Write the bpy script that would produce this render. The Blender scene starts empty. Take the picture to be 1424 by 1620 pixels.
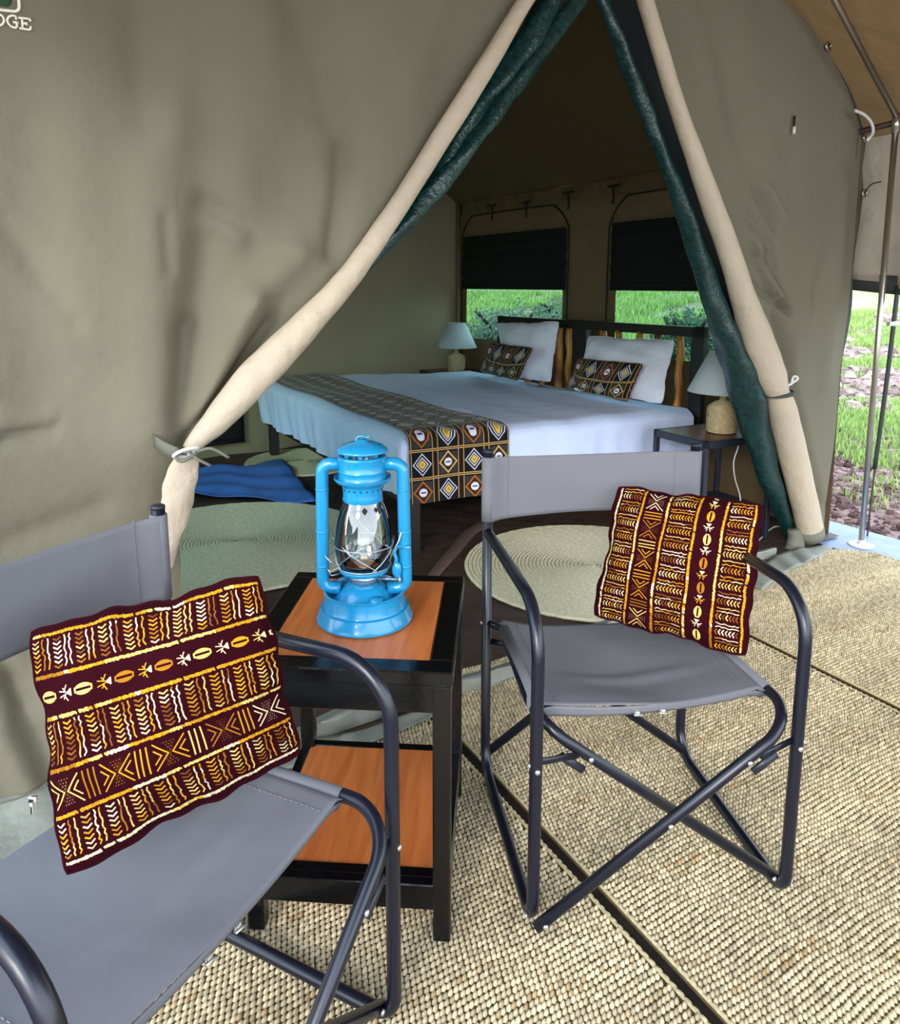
import bpy, math, random
import numpy as np
from mathutils import Vector, Matrix
PI = math.pi
sc = bpy.context.scene
COL = sc.collection
rng = np.random.default_rng(7)
random.seed(7)

# ------------------------------------------------------------------ camera, sky, sun, exposure
FPX, XC, YC, HOR, CAMH = 1184., 700., 646., 450., 1.28      # measured on a 1424 x 1620 frame
TH = math.atan((YC - HOR) / FPX); CT, ST = math.cos(TH), math.sin(TH)
cam = bpy.data.cameras.new('camera'); camo = bpy.data.objects.new('camera', cam); COL.objects.link(camo)
camo.location = (0, 0, CAMH); camo.rotation_euler = (PI/2 - TH, 0, 0)
cam.sensor_fit = 'HORIZONTAL'; cam.sensor_width = 36; cam.lens = 36*FPX/1424
cam.shift_x = (712 - XC)/1424; cam.shift_y = -(810 - YC)/1424; cam.clip_start = .02
sc.camera = camo
sc.view_settings.view_transform = 'Standard'; sc.view_settings.look = 'None'
sc.view_settings.gamma = 1; sc.view_settings.use_curve_mapping = False
sc.view_settings.exposure = 0.38
sc.cycles.use_denoising = True
sc.cycles.max_bounces = 8; sc.cycles.diffuse_bounces = 5; sc.cycles.transparent_max_bounces = 12

world = bpy.data.worlds.new('sky'); sc.world = world; world.use_nodes = True
wt = world.node_tree; bg = wt.nodes['Background']
tc = wt.nodes.new('ShaderNodeTexCoord'); sx = wt.nodes.new('ShaderNodeSeparateXYZ'); rp = wt.nodes.new('ShaderNodeValToRGB')
wt.links.new(tc.outputs['Generated'], sx.inputs[0]); wt.links.new(sx.outputs['Z'], rp.inputs[0]); wt.links.new(rp.outputs[0], bg.inputs[0])
rp.color_ramp.elements[0].position = 0.0; rp.color_ramp.elements[0].color = (.90, .95, 1.0, 1)
rp.color_ramp.elements[1].position = 0.7; rp.color_ramp.elements[1].color = (.62, .78, 1.0, 1)
bg.inputs[1].default_value = 3.5

sun = bpy.data.lights.new('sun', 'SUN'); sun.energy = 1.7; sun.angle = math.radians(18); sun.color = (1, .95, .86)
suno = bpy.data.objects.new('sun', sun); COL.objects.link(suno)
suno.rotation_euler = Vector((.32, .85, -.34)).to_track_quat('-Z', 'Y').to_euler()    # hazy sun from behind the viewer's left

# ------------------------------------------------------------------ measuring helpers (pixel of the photo -> a point on a named plane)
def ray(x, y):
    u = x - XC; v = y - YC
    return np.array([u, FPX*CT - v*ST, -(v*CT + FPX*ST)])
CAM = np.array([0, 0, CAMH])
def on_level(x, y, z=0.):
    r = ray(x, y); return CAM + r*((z - CAMH)/r[2])
def on_wall(x, y, P, D):
    r = ray(x, y); n = np.array([-D[1], D[0]]); return CAM + r*((n @ np.array(P[:2]))/(n @ r[:2]))
def depth_of(p): return p[1]*CT - (p[2] - CAMH)*ST

# tent frame: s runs left along the front wall from its right corner, b runs into the tent, N points out of the front wall
P0 = np.array([2.0, 3.72]); A_ = math.radians(34.5)
L = np.array([-math.cos(A_), -math.sin(A_)]); N = np.array([math.sin(A_), -math.cos(A_)])
B = np.array([.143, 6.7]) - P0; B = B/np.linalg.norm(B)
def T(s, b, z):
    p = P0 + s*L + b*B; return np.array([p[0], p[1], z])
def S(x, y):
    p = on_wall(x, y, P0, L); return float((p[:2] - P0) @ L), float(p[2])
WIDTH, DEPTH, EAVE, SLOPE = 3.9, 3.6, 1.98, .6

# ------------------------------------------------------------------ mesh helpers
class MB:
    def __init__(s): s.v = []; s.f = []; s.uv = []; s.n = 0; s.has_uv = False
    def add(s, v, f, uv=None):
        v = np.asarray(v, float).reshape(-1, 3); s.v.append(v)
        s.f += [tuple(i + s.n for i in q) for q in f]
        if uv is not None: s.has_uv = True; s.uv.append(np.asarray(uv, float))
        else: s.uv.append(np.zeros((len(v), 2)))
        s.n += len(v); return s
    def build(s, name, mat, parent=None, smooth=True, ang=None, local=False):
        V = np.concatenate(s.v)
        if parent is not None and not local:
            q = parent; off = np.zeros(3)
            while q is not None: off += np.array(q.location); q = q.parent
            V = V - off
        me = bpy.data.meshes.new(name); me.from_pydata(V.tolist(), [], s.f)
        if s.has_uv:
            U = np.concatenate(s.uv); lay = me.uv_layers.new(name='UVMap')
            idx = np.zeros(len(me.loops), int); me.loops.foreach_get('vertex_index', idx)
            lay.data.foreach_set('uv', U[idx].ravel())
        me.update()
        if smooth:
            me.polygons.foreach_set('use_smooth', [True]*len(me.polygons))
            if ang: me.set_sharp_from_angle(angle=math.radians(ang))
        if mat is not None: me.materials.append(mat)
        o = bpy.data.objects.new(name, me); COL.objects.link(o)
        if parent is not None: o.parent = parent
        return o

def tag(o, label=None, cat=None, group=None, kind=None):
    if label: o['label'] = label
    if cat: o['category'] = cat
    if group: o['group'] = group
    if kind: o['kind'] = kind
    return o
def thing(name, loc, label, cat, rz=0, group=None):
    o = bpy.data.objects.new(name, None); COL.objects.link(o); o.empty_display_size = .05
    o.location = tuple(loc); o.rotation_euler = (0, 0, rz); tag(o, label, cat, group); return o

def box(m, lo, hi, bev=0.0, fr=None):
    """axis box, lightly chamfered; fr maps local points to world"""
    x0, y0, z0 = lo; x1, y1, z1 = hi; b = bev
    pts = []; f = []
    if b <= 0:
        pts = [(x, y, z) for z in (z0, z1) for y in (y0, y1) for x in (x0, x1)]
        f = [(0, 2, 3, 1), (4, 5, 7, 6), (0, 1, 5, 4), (2, 6, 7, 3), (0, 4, 6, 2), (1, 3, 7, 5)]
    else:
        idx = {}
        for sx_ in (0, 1):
            for sy_ in (0, 1):
                for sz_ in (0, 1):
                    X = (x0, x1)[sx_]; Y = (y0, y1)[sy_]; Z = (z0, z1)[sz_]
                    dx = b*(1 - 2*sx_); dy = b*(1 - 2*sy_); dz = b*(1 - 2*sz_)
                    for k, p in enumerate([(X, Y + dy, Z + dz), (X + dx, Y, Z + dz), (X + dx, Y + dy, Z)]):
                        idx[(sx_, sy_, sz_, k)] = len(pts); pts.append(p)
        I = lambda a, b_, c, k: idx[(a, b_, c, k)]
        for a in (0, 1):
            q = [I(a, 0, 0, 0), I(a, 1, 0, 0), I(a, 1, 1, 0), I(a, 0, 1, 0)]; f.append(q if a else q[::-1])
            q = [I(0, a, 0, 1), I(1, a, 0, 1), I(1, a, 1, 1), I(0, a, 1, 1)]; f.append(q[::-1] if a else q)
            q = [I(0, 0, a, 2), I(1, 0, a, 2), I(1, 1, a, 2), I(0, 1, a, 2)]; f.append(q if a else q[::-1])
        for a in (0, 1):
            for c in (0, 1):
                f.append([I(a, c, 0, 0), I(a, c, 1, 0), I(a, c, 1, 1), I(a, c, 0, 1)])
                f.append([I(a, 0, c, 0), I(a, 1, c, 0), I(a, 1, c, 2), I(a, 0, c, 2)])
                f.append([I(0, a, c, 1), I(1, a, c, 1), I(1, a, c, 2), I(0, a, c, 2)])
                for d in (0, 1): f.append([I(a, c, d, 0), I(a, c, d, 1), I(a, c, d, 2)])
    if fr: pts = [fr(p) for p in pts]
    m.add(pts, f); return m

def fillet(P, R, n=8):
    P = [np.array(p, float) for p in P]; out = [P[0]]
    for i in range(1, len(P) - 1):
        r = R[i - 1] if isinstance(R, (list, tuple)) else R
        a = P[i - 1] - P[i]; b = P[i + 1] - P[i]; la = np.linalg.norm(a); lb = np.linalg.norm(b); a /= la; b /= lb
        c = np.clip(a @ b, -1, 1); ang = math.acos(c)
        if r <= 0 or abs(ang - PI) < .02: out.append(P[i]); continue
        t = min(r/math.tan(ang/2), la*.49, lb*.49); r = t*math.tan(ang/2)
        bis = (a + b)/np.linalg.norm(a + b); C = P[i] + bis*(r/math.sin(ang/2))
        p = P[i] + a*t - C; q = P[i] + b*t - C; w = math.acos(np.clip(p @ q/(r*r), -1, 1))
        for k in range(n + 1):
            u = k/n; out.append(C + (math.sin((1 - u)*w)*p + math.sin(u*w)*q)/math.sin(w))
    out.append(P[-1]); return np.array(out)
def smoothpath(P, n=8):
    P = np.array(P, float); Q = np.vstack([2*P[0] - P[1], P, 2*P[-1] - P[-2]]); out = []
    for i in range(1, len(Q) - 2):
        for k in range(n):
            t = k/n; out.append(.5*((2*Q[i]) + (-Q[i-1] + Q[i+1])*t + (2*Q[i-1] - 5*Q[i] + 4*Q[i+1] - Q[i+2])*t*t + (-Q[i-1] + 3*Q[i] - 3*Q[i+1] + Q[i+2])*t**3))
    out.append(P[-1]); return np.array(out)
def tube(m, P, r, n=12, caps=True, flat=None, closed=False, rfun=None):
    """tube along P; r scalar or per-point; flat=(dir, k) squashes along dir"""
    P = np.asarray(P, float); K = len(P); r = np.broadcast_to(np.asarray(r, float), (K,))
    t = np.zeros_like(P); t[1:-1] = P[2:] - P[:-2]; t[0] = P[1] - P[0]; t[-1] = P[-1] - P[-2]
    if closed: t[0] = P[1] - P[-1]; t[-1] = P[0] - P[-2]
    t /= np.linalg.norm(t, axis=1)[:, None] + 1e-12
    u = np.cross(t[0], [0, 0, 1.]);
    if np.linalg.norm(u) < .1: u = np.cross(t[0], [1., 0, 0])
    u /= np.linalg.norm(u); V = []
    for i in range(K):
        u = u - t[i]*(u @ t[i]); u /= np.linalg.norm(u); w = np.cross(t[i], u)
        for k in range(n):
            a = 2*PI*k/n; rr = r[i]*(rfun(i, a) if rfun else 1)
            d = rr*(math.cos(a)*u + math.sin(a)*w)
            if flat is not None: fd = np.array(flat[0], float); d = d - fd*(d @ fd)*(1 - flat[1])
            V.append(P[i] + d)
    F = []
    for i in range(K if closed else K - 1):
        j = (i + 1) % K
        for k in range(n):
            a, b = i*n + k, i*n + (k + 1) % n; c, d = j*n + (k + 1) % n, j*n + k
            F.append((a, b, c, d))
    if caps and not closed: F.append(tuple(range(n))[::-1]); F.append(tuple((K - 1)*n + k for k in range(n)))
    m.add(V, F); return m
def lathe(m, prof, c=(0, 0, 0), n=40, axis=None):
    V = []; F = []; K = len(prof)
    for r, z in prof:
        for k in range(n): a = 2*PI*k/n; V.append((r*math.cos(a), r*math.sin(a), z))
    V = np.array(V)
    if axis is not None:
        q = Vector((0, 0, 1)).rotation_difference(Vector(axis)); M = np.array(q.to_matrix()); V = V @ M.T
    V = V + np.array(c)
    for i in range(K - 1):
        for k in range(n): F.append((i*n + k, i*n + (k + 1) % n, (i + 1)*n + (k + 1) % n, (i + 1)*n + k))
    if prof[0][0] > 1e-6: F.append(tuple(range(n))[::-1])
    if prof[-1][0] > 1e-6: F.append(tuple((K - 1)*n + k for k in range(n)))
    m.add(V, F); return m
def grid(m, fn, nu, nv, uvf=None, two=0.0, wind=False):
    """fn(u, v) -> point, u, v in 0..1; two > 0 gives thickness along the normal"""
    U = np.linspace(0, 1, nu + 1); W = np.linspace(0, 1, nv + 1)
    V = np.array([fn(u, v) for v in W for u in U], float)
    F = [(j*(nu + 1) + i, j*(nu + 1) + i + 1, (j + 1)*(nu + 1) + i + 1, (j + 1)*(nu + 1) + i) for j in range(nv) for i in range(nu)]
    if wind: F = [q[::-1] for q in F]
    uv = [(uvf(u, v) if uvf else (u, v)) for v in W for u in U]
    if two:
        G_ = V.reshape(nv + 1, nu + 1, 3); du = np.gradient(G_, axis=1); dv = np.gradient(G_, axis=0)
        nn = np.cross(du, dv); nn /= np.linalg.norm(nn, axis=2)[..., None] + 1e-12
        if wind: nn = -nn
        V2 = (G_ - nn*two).reshape(-1, 3); k = len(V)
        F2 = [tuple(i + k for i in q[::-1]) for q in F]
        rim = [j for j in range(nu + 1)] + [(r + 1)*(nu + 1) + nu for r in range(nv)] + [nv*(nu + 1) + i for i in range(nu - 1, -1, -1)] + [r*(nu + 1) for r in range(nv - 1, 0, -1)]
        R = [(rim[i], rim[(i + 1) % len(rim)]) for i in range(len(rim))]
        F3 = [((b, a, a + k, b + k) if not wind else (a, b, b + k, a + k)) for a, b in R]
        m.add(np.vstack([V, V2]), F + F2 + F3, uv + uv)
    else: m.add(V, F, uv)
    return m
def sph(m, c, r, n=10, k=7, sc_=(1, 1, 1)):
    prof = [(r*math.sin(PI*i/k), -r*math.cos(PI*i/k)) for i in range(k + 1)]; prof[0] = (1e-7, -r); prof[-1] = (1e-7, r)
    q = MB(); lathe(q, prof, (0, 0, 0), n); V = np.concatenate(q.v)*np.array(sc_) + np.array(c); m.add(V, q.f); return m

# ------------------------------------------------------------------ materials
def srgb(r, g, b):
    f = lambda c: (c/255/12.92) if c/255 <= .04045 else ((c/255 + .055)/1.055)**2.4
    return (f(r), f(g), f(b), 1)
def mat(name, col, rough=.7, metal=0., var=.0, vscale=8., bump=0., bscale=200., spec=.5, sheen=0., aniso=None, trans=0., col2=None, bump2=None, coat=0.):
    m = bpy.data.materials.new(name); m.use_nodes = True; nt = m.node_tree; p = nt.nodes['Principled BSDF']
    p.inputs['Base Color'].default_value = col; p.inputs['Roughness'].default_value = rough; p.inputs['Metallic'].default_value = metal
    p.inputs['Specular IOR Level'].default_value = spec; p.inputs['Sheen Weight'].default_value = sheen; p.inputs['Coat Weight'].default_value = coat
    tcn = nt.nodes.new('ShaderNodeTexCoord')
    if var or col2:
        no = nt.nodes.new('ShaderNodeTexNoise'); no.inputs['Scale'].default_value = vscale; no.inputs['Detail'].default_value = 5
        mp = nt.nodes.new('ShaderNodeMapping'); nt.links.new(tcn.outputs['Object'], mp.inputs[0])
        if aniso: mp.inputs['Scale'].default_value = aniso
        nt.links.new(mp.outputs[0], no.inputs['Vector'])
        cr = nt.nodes.new('ShaderNodeValToRGB'); nt.links.new(no.outputs['Fac'], cr.inputs[0])
        c2 = col2 if col2 else tuple(min(1, c*(1 + var)) for c in col[:3]) + (1,)
        c1 = col if col2 else tuple(c*(1 - var) for c in col[:3]) + (1,)
        cr.color_ramp.elements[0].color = c1; cr.color_ramp.elements[1].color = c2
        cr.color_ramp.elements[0].position = .35; cr.color_ramp.elements[1].position = .65
        nt.links.new(cr.outputs[0], p.inputs['Base Color'])
    if bump or bump2:
        last = None
        for s_, b_ in ([(bscale, bump)] if bump else []) + ([bump2] if bump2 else []):
            no = nt.nodes.new('ShaderNodeTexNoise'); no.inputs['Scale'].default_value = s_; no.inputs['Detail'].default_value = 3
            nt.links.new(tcn.outputs['Object'], no.inputs['Vector'])
            bn = nt.nodes.new('ShaderNodeBump'); bn.inputs['Strength'].default_value = b_; bn.inputs['Distance'].default_value = .3/s_
            nt.links.new(no.outputs['Fac'], bn.inputs['Height'])
            if last: nt.links.new(last.outputs[0], bn.inputs['Normal'])
            last = bn
        nt.links.new(last.outputs[0], p.inputs['Normal'])
    if trans:
        out = nt.nodes['Material Output']; tr = nt.nodes.new('ShaderNodeBsdfTranslucent'); mx = nt.nodes.new('ShaderNodeMixShader')
        tr.inputs[0].default_value = col; mx.inputs[0].default_value = trans
        nt.links.new(p.outputs[0], mx.inputs[1]); nt.links.new(tr.outputs[0], mx.inputs[2]); nt.links.new(mx.outputs[0], out.inputs[0])
    return m
def attr_mat(name, attr, rough=.85, bump=.3, bscale=300, trans=0.):
    m = mat(name, (.5, .5, .5, 1), rough, bump=bump, bscale=bscale, spec=.2); nt = m.node_tree
    a = nt.nodes.new('ShaderNodeAttribute'); a.attribute_name = attr; nt.links.new(a.outputs['Color'], nt.nodes['Principled BSDF'].inputs['Base Color'])
    if trans:
        out = nt.nodes['Material Output']; tr = nt.nodes.new('ShaderNodeBsdfTranslucent'); mx = nt.nodes.new('ShaderNodeMixShader'); mx.inputs[0].default_value = trans
        nt.links.new(a.outputs['Color'], tr.inputs[0]); nt.links.new(nt.nodes['Principled BSDF'].outputs[0], mx.inputs[1]); nt.links.new(tr.outputs[0], mx.inputs[2]); nt.links.new(mx.outputs[0], out.inputs[0])
    return m
def print_mat(name, img, rough=.8):
    m = mat(name, (.5, .5, .5, 1), rough, bump=.25, bscale=900, sheen=.1, spec=.2); nt = m.node_tree
    t = nt.nodes.new('ShaderNodeTexImage'); t.image = img; t.extension = 'REPEAT'; u = nt.nodes.new('ShaderNodeUVMap'); u.uv_map = 'UVMap'
    nt.links.new(u.outputs[0], t.inputs[0]); nt.links.new(t.outputs[0], nt.nodes['Principled BSDF'].inputs['Base Color']); return m
def set_cols(o, C):
    a = o.data.color_attributes.new('Col', 'FLOAT_COLOR', 'POINT'); C = np.asarray(C, np.float32)
    if C.shape[1] == 3: C = np.hstack([C, np.ones((len(C), 1), np.float32)])
    a.data.foreach_set('color', C.ravel())

canvas = mat('olive_canvas', srgb(122, 117, 100), .9, var=.05, vscale=2.2, bump=.45, bscale=420, bump2=(26, .3), spec=.15, trans=.07)
canvas_shaded = mat('shaded_tent_lining', srgb(112, 94, 68), .9, var=.06, vscale=2.5, bump=.2, bscale=300, bump2=(14, .5), spec=.1, trans=.02)  # same lining, with the shade on right wall and roof put into its colour
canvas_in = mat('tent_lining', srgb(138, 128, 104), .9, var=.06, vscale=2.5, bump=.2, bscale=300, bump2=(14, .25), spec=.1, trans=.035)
fly_m = mat('fly_canvas', srgb(132, 104, 70), .9, var=.08, vscale=2, bump=.2, bscale=200, bump2=(7, .6), spec=.1, trans=.10)
drop_m = mat('fly_side_canvas', srgb(170, 158, 140), .9, var=.08, vscale=3, bump=.2, bscale=200, bump2=(5, .7), spec=.1, trans=.10)
cream = mat('cream_canvas', srgb(192, 177, 157), .85, var=.04, vscale=6, bump=.3, bscale=350, bump2=(24, .7), spec=.2)
cuff_m = mat('grey_hem', srgb(118, 117, 104), .9)
netroll = mat('green_mesh_cloth', srgb(8, 50, 50), .27, var=.35, vscale=45, bump=.9, bscale=70, bump2=(320, .5), spec=.6)
brownfloor = mat('brown_groundsheet', srgb(70, 54, 47), .55, var=.12, vscale=3, bump=.3, bscale=9, bump2=(3, .5), spec=.35)
blue_tarp = mat('blue_tarp', srgb(66, 118, 205), .5, var=.15, vscale=6, bump=.3, bscale=25)
blue_edge = mat('blue_grey_groundsheet', srgb(132, 148, 182), .5, var=.1, vscale=9, bump=.2, bscale=40)
dark_tarp = mat('dark_groundsheet', srgb(44, 34, 28), .7, var=.4, vscale=14)
grey_flap = mat('grey_pvc', srgb(140, 142, 132), .6, var=.12, vscale=12, bump=.4, bscale=22)
tubem = mat('charcoal_enamel_tube', srgb(15, 19, 34), .32, spec=.6, bump=.08, bscale=500)
steel = mat('steel', srgb(190, 186, 178), .28, 1.)
rivet_m = mat('rivet', srgb(215, 215, 215), .3, .8)
chair_cloth = mat('grey_chair_cloth', srgb(113, 113, 119), .85, var=.03, vscale=5, bump=.3, bscale=700, bump2=(9, .12), spec=.25)
hemm = mat('chair_cloth_hem', srgb(128, 128, 134), .85, bump=.3, bscale=700)
blackwood = mat('black_lacquer_wood', srgb(9, 9, 11), .22, spec=.6, bump=.15, bscale=60)
orangewood = mat('orange_varnished_wood', srgb(192, 104, 50), .3, col2=srgb(212, 124, 66), vscale=5, aniso=(14, 1.2, 1), spec=.5)
lan_blue = mat('lantern_blue_enamel', srgb(20, 136, 186), .24, spec=.6, bump=.05, bscale=300, coat=.4)
wirem = mat('galvanised_wire', srgb(190, 200, 205), .3, .9)
sheet_m = mat('white_sheet', srgb(208, 222, 255), .8, bump=.15, bscale=400, bump2=(7, .35), sheen=.1)
pil_m = mat('white_pillowcase', srgb(232, 236, 248), .8, bump=.1, bscale=400, bump2=(11, .45))
bedwood = mat('dark_bed_wood', srgb(24, 18, 15), .45, bump=.15, bscale=50)
bark = mat('bark_pole', srgb(96, 54, 16), .35, col2=srgb(214, 140, 52), vscale=11, aniso=(1, 1, .35), bump=.6, bscale=30)
blind_m = mat('black_blind', srgb(7, 7, 8), .85)
shade_m = mat('lamp_shade_cloth', srgb(205, 212, 214), .8, bump=.2, bscale=500, trans=.25)
wicker = mat('wicker', srgb(206, 184, 142), .7, var=.18, vscale=60, bump=.4, bscale=160)
dark_metal = mat('dark_slate_metal', srgb(34, 38, 50), .4, spec=.5)
rugm = mat('coiled_straw', srgb(214, 206, 174), .9, var=.12, vscale=70, bump=.7, bscale=220)
white_pl = mat('white_plastic', srgb(225, 225, 222), .4)
strap_m = mat('dark_grey_webbing', srgb(66, 68, 66), .8, bump=.3, bscale=300)
strap_l = mat('grey_webbing', srgb(104, 104, 92), .8, bump=.3, bscale=300)
blackweb = mat('black_webbing', srgb(22, 23, 26), .6, bump=.3, bscale=200)
thread_m = mat('cream_thread', srgb(238, 228, 210), .7, bump=.5, bscale=800)
green_th = mat('green_thread', srgb(24, 66, 38), .7, bump=.5, bscale=400)
zipm = mat('dark_piping', srgb(26, 20, 14), .7)

# ------------------------------------------------------------------ printed cloths (patterns painted in numbers)
def make_image(name, A):
    h_, w_ = A.shape[:2]; im = bpy.data.images.new(name, w_, h_, alpha=False)
    R = np.ones((h_, w_, 4), np.float32); R[..., :3] = A[::-1]; im.pixels.foreach_set(R.ravel()); im.update(); im.pack(); return im
def seg(A, a, b, w, col):
    n = A.shape[0]; a = np.array(a)*n; b = np.array(b)*n; w = w*n
    x0, x1 = int(max(0, min(a[0], b[0]) - w - 2)), int(min(A.shape[1], max(a[0], b[0]) + w + 3)); y0, y1 = int(max(0, min(a[1], b[1]) - w - 2)), int(min(n, max(a[1], b[1]) + w + 3))
    if x1 <= x0 or y1 <= y0: return
    Y, X = np.mgrid[y0:y1, x0:x1]; d = b - a; l2 = d @ d + 1e-9
    t = np.clip(((X - a[0])*d[0] + (Y - a[1])*d[1])/l2, 0, 1); r = np.hypot(X - a[0] - t*d[0], Y - a[1] - t*d[1])
    k = np.clip(w - r + .5, 0, 1)[..., None]; A[y0:y1, x0:x1] = A[y0:y1, x0:x1]*(1 - k) + np.array(col)*k
def mudcloth():
    n = 1024; r = random.Random(4); A = np.ones((n, n, 3))*np.array([46, 7, 16])/255
    gold = [(.84, .60, .13), (.66, .44, .11), (.92, .78, .42), (.94, .87, .68), (.55, .34, .12)]
    def gcol(): return gold[r.choice([0, 0, 1, 2, 2, 3, 3, 4])]
    def hline(y, w=.011):
        x = -.01; c = gcol()
        while x < 1.01:
            if r.random() < .05: c = gold[r.choice([0, 0, 2, 3])]
            cc = np.array(c)*r.uniform(.8, 1.05)
            seg(A, (x, y + r.uniform(-.002, .002) - w*.35), (x + .003, y + w*.35 + r.uniform(-.002, .004)), .0036, cc); x += .0058
            if r.random() < .02: x += .010
    def rowA(y0, y1):
        x = .012; k = 0
        while x < 1:
            if k % 2 == 0:
                m_ = max(5, int((y1 - y0)/.0195)); c = gcol()
                for i in range(m_):
                    y = y0 + (i + .3)*(y1 - y0)/m_
                    if r.random() < .3: c = gcol()
                    cc = np.array(c)*r.uniform(.75, 1.08); seg(A, (x, y), (x + .016, y + .010), .0036, cc); seg(A, (x + .016, y + .010), (x + .032, y), .0036, cc)
                x += .050
            else:
                for q in range(2):
                    y = y0; px = x; c = gcol()
                    while y < y1 - .01:
                        nx = x + r.uniform(-.005, .005)
                        if r.random() < .15: c = gcol()
                        seg(A, (px, y), (nx, y + .012), .0031, np.array(c)*r.uniform(.8, 1.05)); px = nx; y += .012
                    x += .022
                x += .006
            k += 1
    def rowB(y0, y1):
        yc = (y0 + y1)/2; x = .03; k = 0
        while x < 1:
            c = gcol()
            if k % 2 == 0:
                for q in np.linspace(-1, 1, 15):
                    hh = .021*math.sqrt(max(0, 1 - q*q)); seg(A, (x + .034 + q*.034, yc - hh), (x + .034 + q*.034, yc - .0085), .0035, c); seg(A, (x + .034 + q*.034, yc + .0085), (x + .034 + q*.034, yc + hh), .0035, c)
                x += .09
            else:
                for d in (0, .016, .032):
                    for sg in (-1, 1): seg(A, (x + .03 - d*.2, yc + sg*.004 + sg*d*.2), (x + .002 + d, yc + sg*(.012 + d*.6)), .0024, c)
                for q in np.linspace(0, 1, 7): seg(A, (x + .035 + q*.016, yc - .013*(q)), (x + .035 + q*.016, yc + .013*(q)), .003, gold[3])
                x += .07
            k += 1
    def rowC(y0, y1):
        yc = (y0 + y1)/2; hh = (y1 - y0)/2*.82; x = .02; k = 0
        while x < 1:
            c = gold[r.choice([2, 3, 0, 1])]
            if k % 2 == 0:
                for sg, xx in ((1, x), (-1, x + .12)):
                    seg(A, (xx, yc - hh), (xx + sg*.052, yc), .003, c); seg(A, (xx, yc + hh), (xx + sg*.052, yc), .003, c)
                    seg(A, (xx, yc - hh*.5), (xx + sg*.026, yc), .003, c); seg(A, (xx, yc + hh*.5), (xx + sg*.026, yc), .003, c)
                for i in range(18): seg(A, (x + .06 + r.uniform(-.03, .03), yc + r.choice([-1, 1])*r.uniform(.35, 1)*hh), (x + .06, yc + hh*.5) if 0 else (x + .06 + r.uniform(-.03, .03), yc + r.choice([-1, 1])*r.uniform(.35, 1)*hh), .0, c)
                for i in range(5):
                    for sg in (-1, 1):
                        for j in range(i): seg(A, (x + .06 + (j - (i-1)/2)*.012, yc + sg*i*hh*.22), (x + .0601 + (j - (i-1)/2)*.012, yc + sg*i*hh*.22), .0016, c)
                x += .14
            else:
                for i in range(3): seg(A, (x + i*.022, yc - hh), (x + i*.022 + r.uniform(-.003, .003), yc + hh), .0032, c)
                x += .07
            k += 1
    for y in (.035, .215, .385, .585, .765, .955): hline(y)
    rowA(.055, .195); rowB(.235, .365); rowA(.405, .565); rowC(.605, .745); rowA(.785, .935)
    return make_image('mudcloth_print', A)
def diamonds():
    n = 512; A = np.ones((n, n, 3))*np.array([9, 9, 16])/255; h2 = n//2
    Y, X = np.mgrid[0:n, 0:n]/h2; cx = np.floor(X); cy = np.floor(Y); u = X - cx - .5; v = Y - cy - .5
    kind = ((cx + cy) % 2 == 0); crm = np.array([206, 178, 112])/255; brn = np.array([104, 52, 22])/255; wht = np.array([220, 222, 235])/255
    au, av = abs(u), abs(v)
    def put(mk, c): A[mk] = c
    put((au > .40), brn*.55); put((au > .462), np.array([14, 8, 8])/255); put((au > .385) & (au < .408), crm); put((av > .452), crm); put((av > .478), brn)
    dots = ((X*34 % 1) < .45) & ((Y*34 % 1) < .45); put(dots & (au < .35) & (av < .4) & ~kind, np.array([120, 112, 108])/255)
    d = au*1.15 + av
    for lo, hi, c in ((.36, .41, wht), (.27, .36, np.array([22, 24, 48])/255), (.22, .27, wht), (.17, .22, np.array([30, 30, 60])/255)): put(kind & (d > lo) & (d <= hi), c)
    put(kind & (d < .17), np.array([228, 190, 70])/255); put(kind & (d < .08), np.array([180, 140, 50])/255)
    alt = ((cy % 2) == 0); rim = np.where(alt[..., None], crm, np.array([170, 98, 40])/255)
    mk = ~kind & (d > .34) & (d <= .42); A[mk] = rim[mk]; put(~kind & (d <= .34) & (d > .2), brn*.6); r_ = np.hypot(u, v); put(~kind & (r_ < .15), wht); put(~kind & (au < .09) & (av < .025), np.array([60, 60, 100])/255)
    return make_image('diamond_print', A)
mud_m = print_mat('maroon_mudcloth_print', mudcloth(), .95); mud_m.node_tree.nodes['Principled BSDF'].inputs['Sheen Weight'].default_value = 0; mud_m.node_tree.nodes['Principled BSDF'].inputs['Specular IOR Level'].default_value = .05
dia_m = print_mat('diamond_print_cloth', diamonds())

# ================================================================== THE TENT (structure)
CRE = []   # creases of the front wall: pixel start, pixel end, half width (m), height (m)
def crease(a, b, w, h_): CRE.append((S(*a), S(*b), w, h_))
crease((288, 705), (300, 520), .035, -.045); crease((300, 520), (332, 350), .045, -.022); crease((240, 690), (255, 200), .09, .035); crease((255, 200), (262, 0), .07, .02)
crease((262, 430), (257, 345), .016, -.010); crease((235, 200), (230, 0), .05, -.03); crease((292, 712), (392, 480), .045, .045); crease((392, 480), (470, 400), .05, .03); crease((296, 700), (430, 510), .022, -.035)
crease((320, 315), (398, 368), .022, -.018); crease((335, 350), (385, 372), .03, .022); crease((398, 360), (520, 425), .012, .01); crease((480, 0), (545, 240), .07, -.03); crease((545, 240), (525, 400), .03, -.03)
crease((470, 190), (545, 235), .012, .007); crease((370, 0), (380, 300), .09, .03); crease((0, 350), (120, 510), .02, -.010); crease((0, 695), (85, 680), .014, -.022); crease((0, 668), (80, 668), .02, .012)
crease((100, 0), (130, 500), .12, .03); crease((700, 0), (640, 160), .06, .015); crease((420, 0), (430, 200), .05, .012); crease((60, 100), (60, 640), .08, -.015)
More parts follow.
